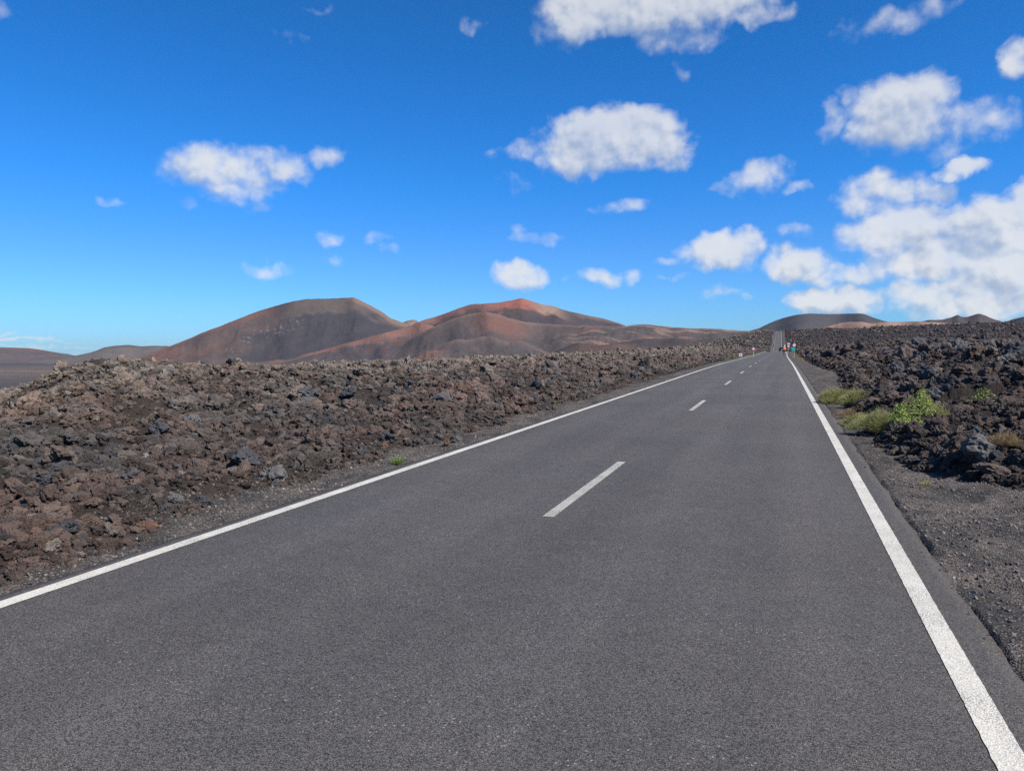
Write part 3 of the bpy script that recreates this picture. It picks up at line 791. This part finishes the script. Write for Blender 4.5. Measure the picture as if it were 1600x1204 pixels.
def leaves(n, R, H, seed, size, cone=False):
    r = np.random.default_rng(seed); V = []; F = []; T = []
    for i in range(n):
        a = r.uniform(0, 2*PI); q = r.random()**.5; u = r.random()
        env = math.sqrt(max(0, 1-(u*1.0)**2)); lump = 1+.35*math.sin(a*3+seed)+.2*math.sin(a*5+u*6)
        x = R[0]*q*env*lump*math.cos(a); y = R[1]*q*env*lump*math.sin(a); z = .03+u*H*(.8+.3*math.sin(a*2+seed*1.7))
        nrm = Vector((x/R[0]*.7+r.normal(0,.5), y/R[1]*.7+r.normal(0,.5), .8+r.normal(0,.3))).normalized()
        ta = nrm.cross(Vector((r.normal(), r.normal(), r.normal()))).normalized(); tb = nrm.cross(ta); s = size*r.uniform(.6, 1.25)
        c = Vector((x, y, z)); k = len(V)
        for pp in ((0,0),(.45,.42),(1.0,.36),(1.5,0),(1.0,-.36),(.45,-.42)):
            V.append(tuple(c+ta*pp[0]*s+tb*pp[1]*s+nrm*(-.12*pp[0]**2*s+abs(pp[1])*.25*s)))
        F += [(k, k+1, k+2, k+3), (k, k+3, k+4, k+5)]; T += [r.random()]*6
    return V, F, T
def plant(kindname, label, cat, px, py, wpx, hpx, mat, n, style, group=None, depth=.8, seed=1, w=None):
    p = spot(px, py-3); d = (p-EYE).length; Rx = wpx/FPX*d*.5; H = hpx/FPX*d
    sr_ = float(lava_mask(np.array([p.x]), np.array([p.y]))[1][0])
    z = hz(p.x, p.y)+(.11 if p.x > 0 and sr_ > .35 and d < 30 else 0)
    root = empty(kindname, (p.x, p.y, z-.01), -A_+random.uniform(-.2, .2), label=label, cat=cat, group=group)
    if style == 'leaf': V, F, T = leaves(n, (Rx, Rx*depth), H, seed, w or .03)
    else: V, F, T = blades(int(n*(1 if style == 'tuft' else 2.6)), (Rx, Rx*depth), H*.95, seed, w or max(.0016, d*.00013), .75, style != 'tuft')
    me = np_mesh('foliage', V, F, False, {'tone': np.array(T)})
    link('foliage', me, ML[mat], root)
    bm = bmesh.new(); r = random.Random(seed)
    for i in range(9 if style != 'tuft' else 5):
        a = r.uniform(0, 6.28); q = r.uniform(.2, .7)
        a0 = Vector((r.uniform(-.2,.2)*Rx, r.uniform(-.2,.2)*Rx, -.02)); b0 = Vector((Rx*q*math.cos(a), Rx*depth*q*math.sin(a), H*r.uniform(.35, .7)))
        mid = (a0+b0)/2+Vector((0, 0, H*.1)); rad = max(.0025, Rx*.012)
        tube(bm, a0, mid, rad, rad*.8, 5); tube(bm, mid, b0, rad*.8, rad*.35, 5)
    link('stem', bm_mesh('stem', bm, True), M_STEM, root)
    return root
plant('shrub', 'rounded sage green shrub hugging the right road edge, nearest the vanishing point', 'shrub', 1306, 633, 46, 30, 'sage', 2600, 'twig', seed=1)
plant('shrub', 'sage green shrub touching the first one and growing against the dark lava', 'shrub', 1338, 635, 42, 28, 'sage', 2200, 'twig', seed=2)
plant('shrub', 'wide pale green shrub just left of the bright leafy bush', 'shrub', 1374, 677, 66, 40, 'sage', 3600, 'twig', seed=3)
plant('shrub', 'low sage shrub between the roadside gravel and the wide pale shrub', 'shrub', 1340, 668, 40, 24, 'sage', 1500, 'twig', seed=4)
plant('dry_grass', 'straw coloured dry grass left of the low sage shrub', 'grass tuft', 1328, 655, 34, 18, 'dry', 800, 'twig', seed=5)
plant('leafy_bush', 'bright yellow green leafy bush, tallest part over the lava', 'bush', 1440, 662, 60, 32, 'bright', 1100, 'leaf', seed=6, w=.022)
plant('leafy_bush', 'bright yellow green leafy bush, lower part beside the pale shrub', 'bush', 1412, 678, 46, 26, 'bright', 800, 'leaf', seed=7, w=.021)
plant('shrub', 'faint green shrub right of the bright leafy bush', 'shrub', 1463, 660, 24, 18, 'sage', 500, 'twig', seed=8)
plant('leafy_sprig', 'small bright green sprig alone in the dark lava to the right', 'plant', 1533, 640, 32, 17, 'bright', 170, 'leaf', seed=9, w=.024)
plant('dry_grass', 'brown dry grass beside the large grey boulder', 'grass tuft', 1570, 712, 34, 24, 'dry', 900, 'twig', seed=10)
plant('grass_tuft', 'green grass tuft at the right edge by the dry grass', 'grass tuft', 1592, 712, 26, 18, 'green', 500, 'tuft', seed=11)
plant('weed', 'tiny yellow weed alone on the right gravel verge', 'weed', 1446, 762, 24, 10, 'yellow', 260, 'tuft', seed=12)
plant('grass_tuft', 'yellow green grass tuft beside the left white line', 'grass tuft', 621, 729, 24, 18, 'green', 420, 'tuft', seed=13)
plant('grass_tuft', 'small faded grass tuft further along the left white line', 'grass tuft', 870, 636, 20, 5, 'green', 160, 'tuft', seed=14)
for i, (px, py, w, h, k, lab) in enumerate([(1244,561,12,8,'yellow','yellow weeds at the foot of the round sign on the right'),(1236,549,8,5,'green','green weeds left of the teal panel sign'),
    (1252,566,9,6,'yellow','yellowish weeds on the right verge just before the round sign'),(1184,555,14,4,'green','green weeds on the left verge just past the round sign'),(1194,550,12,4,'green','green weeds on the left verge where the road dips'),
    (1168,560,10,4,'yellow','yellowish weeds between the two left verge signs'),(1148,562,12,5,'yellow','yellowish weeds before the small white marker sign'),(1137,565,10,5,'green','green weeds on the left verge nearest the camera of the far row')]):
    plant('weed', lab, 'weed', px, py, w, h, k, 130, 'twig', seed=20+i)

# ------------------------------------------------------------------ road signs
M_POST = simple('galvanised_post', (.42,.40,.36), .5, .3); M_CREAM = simple('weathered_wood_post', (.50,.42,.30), .7)
M_WHITE = simple('white_sign_face', (.78,.78,.78), .4, var=.04); M_RED = simple('red_sign_ring', (.62,.05,.05), .4, var=.05)
M_TEAL = simple('teal_sign_face', (.05,.42,.40), .4, var=.05); M_BACK = simple('grey_sign_back', (.30,.30,.31), .5); M_BLK = simple('black_mark', (.02,.02,.02), .5)
M_PINK = simple('faded_sign_face', (.80,.70,.70), .45, var=.05)
def disc(bm, c, r0, r1, y0, y1, n=28):
    vs = []
    for y in (y0, y1):
        for r in (r0, r1):
            vs.append([bm.verts.new((c[0]+r*math.cos(2*PI*i/n), y, c[1]+r*math.sin(2*PI*i/n))) for i in range(n)])
    a, b_, c2, d2 = vs
    for i in range(n):
        j = (i+1) % n
        bm.faces.new((a[i], a[j], b_[j], b_[i])); bm.faces.new((c2[i], d2[i], d2[j], c2[j])); bm.faces.new((b_[i], b_[j], d2[j], d2[i])); bm.faces.new((a[i], c2[i], c2[j], a[j]))
def round_sign(label, x, y, H, postmat, face, r=.30, extra=None):
    z = hz(x, y); root = empty('road_sign', (x, y, z), 0, label=label, cat='road sign')
    bm = bmesh.new(); tube(bm, (0,.03,-.1), (0,.03,H+.05), .035, n=10); link('post', bm_mesh('post', bm), postmat, root)
    bm = bmesh.new(); disc(bm, (0, H-r+.05), 0.001, r*.74, -.014, .0); link('sign_face', bm_mesh('sign_face', bm), face, root)
    bm = bmesh.new(); disc(bm, (0, H-r+.05), r*.74, r, -.018, .0); link('sign_ring', bm_mesh('sign_ring', bm), M_RED, root)
    bm = bmesh.new(); disc(bm, (0, H-r+.05), .001, r, .001, .006); link('sign_back', bm_mesh('sign_back', bm), M_BACK, root)
    if extra:
        bm = bmesh.new(); box(bm, (extra[0], -.01, extra[1]), (extra[2], .02, extra[3]), .006); link('lower_panel', bm_mesh('lower_panel', bm), extra[4], root)
    return root
def on_verge(px, Y, side):
    """world x for a pixel column at road distance Y"""
    d = ray(px, 550); return d.x/d.y*Y
round_sign('round red ringed sign on a cream post on the left verge', on_verge(1177.2, 122, -1), 122, 1.95, M_CREAM, M_PINK, .27)
x_ = on_verge(1241, 118, 1)
round_sign('round red ringed sign above a teal panel on the right verge', x_, 118, 2.05, M_POST, M_WHITE, .28, (-.12, 1.22, .52, .58, M_TEAL))
# small white marker with two faces
x_ = on_verge(1157.3, 103, -1); z_ = hz(x_, 103)
root = empty('marker_sign', (x_, 103, z_), 0, label='low white twin panel marker sign on the left verge', cat='marker sign')
for sx in (-.12, .12):
    bm = bmesh.new(); box(bm, (sx, 0, .62), (.17, .02, .42), .005); link('panel', bm_mesh('panel', bm), M_WHITE, root)
bm = bmesh.new(); tube(bm, (0, .03, -.1), (0, .03, .8), .03); box(bm, (0, .02, .62), (.30, .015, .05)); link('post', bm_mesh('post', bm), M_POST, root)
# twin white panels further on
x_ = on_verge(1231.8, 190, 1); z_ = hz(x_, 190)
zt = float(zroad(190))
root = empty('panel_sign', (x_, 190, z_), 0, label='two white panels stacked on one post behind the cyclist', cat='road sign')
bm = bmesh.new(); box(bm, (.05, 0, zt-z_+2.20), (.62, .03, .40), .01); link('upper_panel', bm_mesh('upper_panel', bm), M_WHITE, root)
bm = bmesh.new(); box(bm, (0, 0, zt-z_+1.62), (.48, .03, .36), .01); link('lower_panel', bm_mesh('lower_panel', bm), M_WHITE, root)
bm = bmesh.new(); tube(bm, (0, .05, -.2), (0, .05, zt-z_+2.4), .04); link('post', bm_mesh('post', bm), M_POST, root)
# delineator posts on the far climb
def delineator(px, Y, lab, H=1.3):
    x = on_verge(px, Y, 0); z = hz(x, Y)
    root = empty('delineator_post', (x, Y, z), 0, label=lab, cat='marker post')
    bm = bmesh.new(); box(bm, (0, 0, H/2), (.22, .1, H), .02); link('post', bm_mesh('post', bm), M_WHITE, root)
    bm = bmesh.new(); box(bm, (0, -.052, H*.78), (.2, .012, H*.14)); link('reflector_band', bm_mesh('reflector_band', bm), M_BLK, root)
delineator(1212.8, 245, 'white marker post left of the road where it dips from sight', .95)
delineator(1214.5, 640, 'white marker post on the left of the far climb, lower one', 1.6)
delineator(1215.2, 720, 'white marker post on the left of the far climb, upper one', 1.6)

# ------------------------------------------------------------------ cyclist
def skin_body(name, joints, edges, mat, parent, levels=1):
    me = bpy.data.meshes.new(name); me.from_pydata([j[0] for j in joints], edges, [])
    o = link(name, me, mat, parent)
    sk = o.modifiers.new('skin', 'SKIN'); sk.use_smooth_shade = True
    for v, j in zip(me.skin_vertices[0].data, joints): v.radius = (j[1], j[1] if len(j) < 3 else j[2])
    me.skin_vertices[0].data[0].use_root = True
    o.modifiers.new('sub', 'SUBSURF').levels = levels; o.modifiers['sub'].render_levels = 2
    return o
M_SKIN = simple('skin', (.42,.25,.17), .55, var=.05); M_JERSEY = simple('red_jersey_cloth', (.85,.10,.05), .8, var=.08)
M_BLACK = simple('black_cloth', (.015,.015,.018), .8); M_HELMET = simple('white_helmet_shell', (.75,.82,.82), .35, var=.03); M_TYRE = simple('rubber', (.02,.02,.02), .8)
M_FRAME = simple('bicycle_paint', (.55,.55,.57), .3, .4)
CX, CY = on_verge(1225.6, 126, 0), 126.0; CZ = float(zroad(CY))+.002
bike = empty('bicycle', (CX, CY, CZ), 0, label='road bicycle ridden away from the camera near the right line', cat='bicycle')
def wheel(y):
    w = empty('wheel', (0, y, .34)); del_keys = None; w.parent = bike
    bm = bmesh.new(); n = 32
    for ri, rr, nm, mt in ((.325, .014, 'tyre', M_TYRE), (.305, .009, 'rim', M_FRAME)):
        bm = bmesh.new(); rings = []
        for i in range(n):
            a = 2*PI*i/n; rings.append([bm.verts.new((rr*math.cos(b2*PI/3), (ri+rr*math.sin(b2*PI/3))*math.cos(a), (ri+rr*math.sin(b2*PI/3))*math.sin(a))) for b2 in range(6)])
        for i in range(n):
            for k in range(6): bm.faces.new((rings[i][k], rings[i][(k+1) % 6], rings[(i+1) % n][(k+1) % 6], rings[(i+1) % n][k]))
        if nm == 'rim':
            tube(bm, (-.04,0,0), (.04,0,0), .02)
            for i in range(16): a = 2*PI*i/16; tube(bm, (0,0,0), (0, .3*math.cos(a), .3*math.sin(a)), .0015, n=4)
        link(nm, bm_mesh(nm, bm, True), mt, w)
wheel(-.5); wheel(.5)
bm = bmesh.new()
BB = (0,-.08,.28); ST = (0,-.22,.80); HT = (0,.36,.82); HB = (0,.41,.68)
for a, b2, r in ((BB,ST,.016),(ST,HT,.014),(BB,HB,.018),(HT,HB,.018),((0,-.5,.34),BB,.010),((0,-.5,.34),ST,.009),(HB,(0,.5,.34),.014),(ST,(0,-.25,.92),.013)): tube(bm, a, b2, r)
link('frame', bm_mesh('frame', bm, True), M_FRAME, bike)
bm = bmesh.new(); tube(bm, (0,.36,.82), (0,.42,.92), .014); tube(bm, (-.21,.44,.93), (.21,.44,.93), .014)
for sx in (-.21,.21): tube(bm, (sx,.44,.93), (sx,.54,.92), .014); tube(bm, (sx,.54,.92), (sx,.50,.80), .014)
link('handlebar', bm_mesh('handlebar', bm, True), M_TYRE, bike)
bm = bmesh.new(); box(bm, (0,-.27,.95), (.14,.26,.05), .02); link('saddle', bm_mesh('saddle', bm, True), M_TYRE, bike)
bm = bmesh.new(); tube(bm, (-.1,-.08,.28), (.1,-.08,.28), .012); tube(bm, (-.1,-.08,.28), (-.1,.02,.16), .01); tube(bm, (.1,-.08,.28), (.1,-.18,.40), .01)
box(bm, (-.14,.02,.15), (.09,.09,.02)); box(bm, (.14,-.18,.41), (.09,.09,.02)); link('pedals', bm_mesh('pedals', bm), M_TYRE, bike)
per = empty('person', (CX, CY, CZ), 0, label='cyclist in a red jersey, black shorts and white helmet riding away', cat='person')
J = [((0,-.26,1.02),.14,.13),((0,-.16,1.18),.145,.11),((0,-.02,1.34),.17,.12),((0,.10,1.44),.16,.10),((0,.17,1.50),.06),((0,.22,1.57),.065),((0,.25,1.66),.095),((0,.25,1.74),.07),
     ((-.19,.10,1.42),.062),((-.24,.26,1.20),.045),((-.21,.45,1.00),.033),((-.21,.50,.96),.035),
     ((.19,.10,1.42),.062),((.24,.26,1.20),.045),((.21,.45,1.00),.033),((.21,.50,.96),.035),
     ((-.10,-.20,.95),.10),((-.12,.14,.62),.062),((-.13,.02,.24),.038),((-.13,.10,.19),.035),
     ((.10,-.20,.95),.10),((.12,.14,.84),.065),((.13,-.14,.50),.038),((.13,-.06,.45),.035)]
Eg = [(0,1),(1,2),(2,3),(3,4),(4,5),(5,6),(6,7),(3,8),(8,9),(9,10),(10,11),(3,12),(12,13),(13,14),(14,15),(0,16),(16,17),(17,18),(18,19),(0,20),(20,21),(21,22),(22,23)]
skin_body('body', J, Eg, M_SKIN, per)
g = lambda k, e=.012: (J[k][0], J[k][1]+e, (J[k][2] if len(J[k]) > 2 else J[k][1])+e)
skin_body('jersey', [g(0),g(1),g(2),g(3),g(8),((-.215,.18,1.31),.066),g(12),((.215,.18,1.31),.066)], [(0,1),(1,2),(2,3),(3,4),(4,5),(3,6),(6,7)], M_JERSEY, per)
skin_body('shorts', [((0,-.26,1.0),.155,.145),((-.10,-.20,.95),.115),((-.115,.06,.70),.08),((.10,-.20,.95),.115),((.115,.06,.865),.08)], [(0,1),(1,2),(0,3),(3,4)], M_BLACK, per)
bm = bmesh.new(); bmesh.ops.create_uvsphere(bm, u_segments=20, v_segments=12, radius=1)
for v in list(bm.verts):
    if v.co.z < -.15: bm.verts.remove(v)
for v in bm.verts: v.co = Vector((v.co.x*.115, v.co.y*.15+.25, v.co.z*.12+1.70))
link('helmet', bm_mesh('helmet', bm, True), M_HELMET, per)
for sx, yy, zz in ((-.13, .07, .17), (.13, -.10, .43)):
    bm = bmesh.new(); box(bm, (sx, yy, zz+.02), (.085, .24, .08), .03); link('shoe', bm_mesh('shoe', bm, True), M_BLACK, per)

# ------------------------------------------------------------------ car half hidden by the brow
M_CAR = simple('dark_car_paint', (.02,.022,.028), .25, .3, spec=.6); M_GLASS = simple('car_glass', (.02,.025,.03), .08); M_LAMP = simple('tail_lamp', (.45,.02,.02), .3)
carY = 262.0; carX = on_verge(1221.5, carY, 0); car = empty('car', (carX, carY, float(zroad(carY))+.0), 0, label='dark car driving away just over the brow of the road', cat='car')
prof = [(-2.05,.35),(-2.1,.75),(-2.0,1.0),(-1.75,1.05),(-1.35,1.42),(-.4,1.50),(.35,1.42),(1.0,1.02),(1.9,.88),(2.1,.6),(2.05,.32)]
bm = bmesh.new(); sides = []
for sx in (-1, 1):
    sides.append([bm.verts.new((sx*(.86 if z < 1.06 else .66), y, z)) for y, z in prof])
bm.faces.new(sides[0]); bm.faces.new(sides[1][::-1])
for i in range(len(prof)):
    j = (i+1) % len(prof); bm.faces.new((sides[0][i], sides[0][j], sides[1][j], sides[1][i]))
bmesh.ops.recalc_face_normals(bm, faces=bm.faces[:]); bmesh.ops.bevel(bm, geom=bm.edges[:], offset=.05, segments=2, affect='EDGES')
link('body', bm_mesh('body', bm, True), M_CAR, car)
bm = bmesh.new(); vs = [bm.verts.new(c) for c in ((-.68,-1.79,1.09),(.68,-1.79,1.09),(.56,-1.42,1.40),(-.56,-1.42,1.40))]; bm.faces.new(vs)
bmesh.ops.solidify(bm, geom=bm.faces[:], thickness=.03); link('rear_window', bm_mesh('rear_window', bm), M_GLASS, car)
for sx in (-.72, .72):
    bm = bmesh.new(); box(bm, (sx, -2.09, .85), (.24, .06, .14), .02); link('tail_light', bm_mesh('tail_light', bm), M_LAMP, car)
bm = bmesh.new(); box(bm, (0, -2.13, .70), (.52, .02, .12)); link('number_plate', bm_mesh('number_plate', bm), M_WHITE, car)
for sx in (-.78, .78):
    for y in (-1.3, 1.3):
        bm = bmesh.new(); tube(bm, (sx-.1,y,.32), (sx+.1,y,.32), .32, n=24); link('wheel', bm_mesh('wheel', bm, True), M_TYRE, car)

# ------------------------------------------------------------------ light
SUN_AZ = math.radians(108); SUN_EL = math.radians(47)
sd = Vector((math.sin(SUN_AZ)*math.cos(SUN_EL), math.cos(SUN_AZ)*math.cos(SUN_EL), math.sin(SUN_EL)))
sun = bpy.data.lights.new('sun', 'SUN'); sun.energy = 5.0; sun.angle = math.radians(.5); sun.color = (1.0, .935, .84)
so = bpy.data.objects.new('sun', sun); COL.objects.link(so); so.rotation_euler = (-sd).to_track_quat('-Z', 'Y').to_euler()

# ------------------------------------------------------------------ world: nishita sky with cumulus
W = bpy.data.worlds.new('World'); scn.world = W; W.use_nodes = True
t = NT(W.node_tree); bg = t.n['Background']
sky = t.node('ShaderNodeTexSky'); sky.sky_type = 'NISHITA'; sky.sun_disc = False; sky.sun_elevation = SUN_EL; sky.sun_rotation = SUN_AZ
sky.air_density = 1.0; sky.dust_density = .3; sky.ozone_density = 2.2; sky.altitude = 0
dv = t.node('ShaderNodeTexCoord').outputs['Generated']
sp = t.node('ShaderNodeSeparateXYZ', {'Vector': dv})
AZ = t.math('MULTIPLY', t.math('ARCTAN2', sp.outputs[0], sp.outputs[1]), 180/PI)
EL = t.math('MULTIPLY', t.math('ARCSINE', sp.outputs[2]), 180/PI)
P0 = t.node('ShaderNodeCombineXYZ', {0: AZ, 1: EL, 2: 0}).outputs[0]
# warp
def warp(P, sc, amp, det):
    n = t.node('ShaderNodeTexNoise', {'Scale': sc, 'Detail': det, 'Roughness': .6}); n.noise_dimensions = '3D'; t.l.new(P, n.inputs['Vector'])
    o = t.vm('SUBTRACT', n.outputs['Color'], (.5, .5, .5))
    return t.vm('MULTIPLY_ADD', o, (amp, amp*.75, 0), P)
P1 = warp(P0, .30, 2.8, 2); P1 = warp(P1, .85, 1.2, 3)
CL = [(1030,5,190,58,1.4),(905,20,70,48,1.1),(1180,26,70,20,.7),(1050,62,90,26,.5),(1066,108,16,28,.28),(860,60,40,30,.3),
 (962,213,116,50,1.4),(905,240,74,34,1.1),(1040,236,48,34,1.0),(812,236,46,18,.4),(800,285,34,18,.15),
 (330,262,95,36,.75),(440,260,62,32,.7),(502,246,30,22,.5),(378,296,78,26,.65),(300,312,36,18,.3),(405,326,30,12,.2),
 (455,55,30,22,.15),(735,45,30,18,.28),(5,22,40,22,.25),(495,14,30,12,.12),
 (1420,22,90,28,.42),(1350,42,60,24,.25),(1592,92,30,36,.8),
 (1405,172,92,60,1.35),(1300,192,26,34,.6),(1330,152,22,16,.5),(1525,192,75,42,.5),(1480,232,70,28,.4),(1440,195,60,45,.8),
 (1185,276,50,30,.75),(1245,297,30,10,.4),(1145,293,34,16,.3),(980,323,50,15,.42),(830,370,56,14,.35),(812,356,18,14,.35),
 (507,370,26,15,.3),(585,374,28,14,.3),(612,388,20,9,.18),(427,419,44,15,.42),(518,410,30,12,.1),(165,316,28,10,.10),
 (812,430,50,22,.85),(935,433,48,16,.6),(988,430,22,16,.5),(1040,437,20,9,.2),(1070,435,14,14,.2),
 (1128,392,66,34,1.3),(1168,375,26,28,.9),(1055,403,40,11,.2),(1232,357,38,20,.4),(1126,458,40,13,.35),(1172,462,30,8,.15),
 (1245,412,62,32,1.1),(1320,428,66,26,.9),(1303,470,78,26,1.5),(1385,300,90,38,.75),(1500,264,50,18,1.1),(1468,300,36,26,.7),
 (1430,355,130,48,1.2),(1555,352,90,50,1.4),(1605,312,40,38,1.3),(1480,405,140,42,1.2),(1570,425,120,56,1.5),(1450,462,80,30,.9),(1385,455,44,16,.5),(1530,480,130,28,1.1),
 (30,529,130,4,.35),(120,541,170,4,.22),(-20,518,90,5,.2),(92,497,18,5,.2),(285,492,15,3,.2),(60,551,120,5,.3)]
def pxaz(px, py):
    d = ray(px, py); return math.degrees(math.atan2(d.x, d.y)), math.degrees(math.asin(d.z))
ng = bpy.data.node_groups.new('cloud_puff', 'ShaderNodeTree')
for nm, ty in (('P','NodeSocketVector'),('Inv','NodeSocketVector'),('Off','NodeSocketVector'),('S','NodeSocketFloat'),('In','NodeSocketFloat')): ng.interface.new_socket(nm, in_out='INPUT', socket_type=ty)
ng.interface.new_socket('Out', in_out='OUTPUT', socket_type='NodeSocketFloat')
g = NT(ng); gi = g.n.new('NodeGroupInput'); go = g.n.new('NodeGroupOutput')
v = g.vm('MULTIPLY_ADD', gi.outputs[0], gi.outputs[1], gi.outputs[2])
l2 = g.vm('DOT_PRODUCT', v, v, out=1)
bb = g.math('SUBTRACT', gi.outputs[3], g.math('MULTIPLY', l2, g.math('MULTIPLY_ADD', gi.outputs[3], .55, .45)))
nd = g.node('ShaderNodeMath', operation='SMOOTH_MAX'); g.l.new(bb, nd.inputs[0]); g.l.new(gi.outputs[4], nd.inputs[1]); nd.inputs[2].default_value = .18
g.l.new(nd.outputs[0], go.inputs[0])
def field(P):
    cur = -1.0
    for (cx, cy, rx, ry, s) in CL:
        a0, e0 = pxaz(cx, cy); a1, _ = pxaz(cx+rx, cy); _, e1 = pxaz(cx, cy-ry)
        k = 1.12 if s < 1 else 1.04
        ra = max(.2, a1-a0)*k; re = max(.12, e1-e0)*k
        nd = t.n.new('ShaderNodeGroup'); nd.node_tree = ng
        t.l.new(P, nd.inputs[0]); nd.inputs[1].default_value = (1/ra, 1/re, 0); nd.inputs[2].default_value = (-a0/ra, -e0/re, 0); nd.inputs[3].default_value = s
        t.put(nd.inputs[4], cur); cur = nd.outputs[0]
    return cur
cur = field(P1)
cur2 = field(t.vm('ADD', P1, (.55, 1.25, 0)))
# clouds away from the photographed part of the sky
oth = t.noise(P0, .06, 2, .5); outm = t.math('MAXIMUM', t.remap(AZ, 18, 26), t.remap(AZ, -58, -68)); outm = t.math('MAXIMUM', outm, t.remap(EL, 32, 40))
extra = t.math('ADD', t.math('MULTIPLY_ADD', oth, 5.0, -2.8), t.math('MULTIPLY_ADD', outm, 4.0, -4.0))
cur = t.math('MAXIMUM', cur, extra); cur2 = t.math('MAXIMUM', cur2, extra)
f1 = t.noise(P0, .62, 6, .54); f1b = t.noise(t.vm('ADD', P0, (.35, .55, 0)), .62, 6, .54)
f2 = t.noise(P0, .26, 4, .5)
def puff(P):
    v = t.node('ShaderNodeTexVoronoi', {'Scale': .62, 'Detail': 1.4, 'Roughness': .45, 'Lacunarity': 2.3}, feature='F1', voronoi_dimensions='2D'); v.normalize = True
    t.l.new(P, v.inputs['Vector']); return t.math('SUBTRACT', .34, v.outputs['Distance'])
PW = warp(P0, 1.3, .55, 3)
b1 = puff(PW); b2 = puff(t.vm('ADD', PW, (.22, .38, 0)))
ero = t.math('ADD', t.math('MULTIPLY_ADD', f1, 1.15, -.575), t.math('MULTIPLY_ADD', f2, .6, -.30))
ero = t.math('ADD', ero, t.math('MULTIPLY', b1, .70))
fld = t.math('ADD', t.math('MINIMUM', cur, 1.15), ero)
alpha = t.math('MULTIPLY', t.remap(fld, -.08, 1.0, 0, 1, True), t.remap(EL, 6, 22, .96, .84))
alpha = t.math('MULTIPLY', alpha, t.remap(f2, .35, .65, .84, 1.0))
lit = t.math('MULTIPLY', t.math('SUBTRACT', t.math('MINIMUM', cur, 2.0), t.math('MINIMUM', cur2, 2.0)), .42)
lit = t.math('ADD', lit, t.math('MULTIPLY', t.math('SUBTRACT', f1, f1b), .7))
lit = t.math('ADD', lit, t.math('MULTIPLY', t.math('SUBTRACT', b1, b2), .8))
lit = t.math('SUBTRACT', lit, t.remap(t.noise(P0, .19, 3, .5), .42, .62, 0, .30))
lit = t.math('ADD', lit, t.remap(EL, 4, 16, .22, .12))
lit = t.remap(lit, -.42, .34, 0, 1, True)
CW = 4.55
ccol = t.mix(lit, (CW*.50, CW*.60, CW*.78, 1), (CW*.98, CW*1.0, CW*1.02, 1))
# sky grading towards the deep blue of the photograph
hs = t.node('ShaderNodeHueSaturation', {'Hue': .5, 'Saturation': 1.15, 'Value': 1.0, 'Color': sky.outputs[0]})
rp = t.node('ShaderNodeValToRGB', {'Fac': t.math('DIVIDE', EL, 40.0)}); cr = rp.color_ramp
for p_, c_ in ((.0,(.25,.50,.90)),(.075,(.23,.50,.91)),(.19,(.20,.485,.90)),(.31,(.125,.50,.91)),(.53,(.10,.475,.83)),(.62,(.11,.47,.78)),(.85,(.16,.50,.78))):
    e_ = cr.elements.new(p_); e_.color = (*c_, 1)
cr.elements.remove(cr.elements[0]); cr.elements.remove(cr.elements[-1])
skyc = t.mix(1.0, hs.outputs[0], rp.outputs[0], 'MULTIPLY')
fin = t.mix(alpha, skyc, ccol)
t.put(bg.inputs[0], fin); bg.inputs[1].default_value = .116
W.cycles.sampling_method = 'MANUAL'; W.cycles.sample_map_resolution = 512

# ------------------------------------------------------------------ air
HAZE = 1.3e-5
bm = bmesh.new(); box(bm, (0, 0, 75), (31000, 31000, 360)); me = bm_mesh('haze', bm)
mh = bpy.data.materials.new('haze_air'); mh.use_nodes = True; th = NT(mh.node_tree); th.n.remove(th.n['Principled BSDF'])
pv = th.node('ShaderNodeVolumePrincipled'); pv.inputs['Color'].default_value = (.72, .82, 1, 1); pv.inputs['Density'].default_value = HAZE; pv.inputs['Anisotropy'].default_value = .2
th.l.new(pv.outputs[0], th.n['Material Output'].inputs['Volume'])
ho = link('haze', me, mh); tag(ho, kind='stuff', label='thin bluish air over the whole lava plain', cat='haze')

scn.view_settings.view_transform = 'Standard'; scn.view_settings.look = 'None'; scn.view_settings.gamma = 1; scn.view_settings.exposure = .62
scn.cycles.max_bounces = 4; scn.cycles.diffuse_bounces = 2; scn.cycles.volume_bounces = 0
scn.cycles.use_denoising = False; scn.cycles.denoiser = 'OPENIMAGEDENOISE'; scn.cycles.denoising_prefilter = 'ACCURATE'
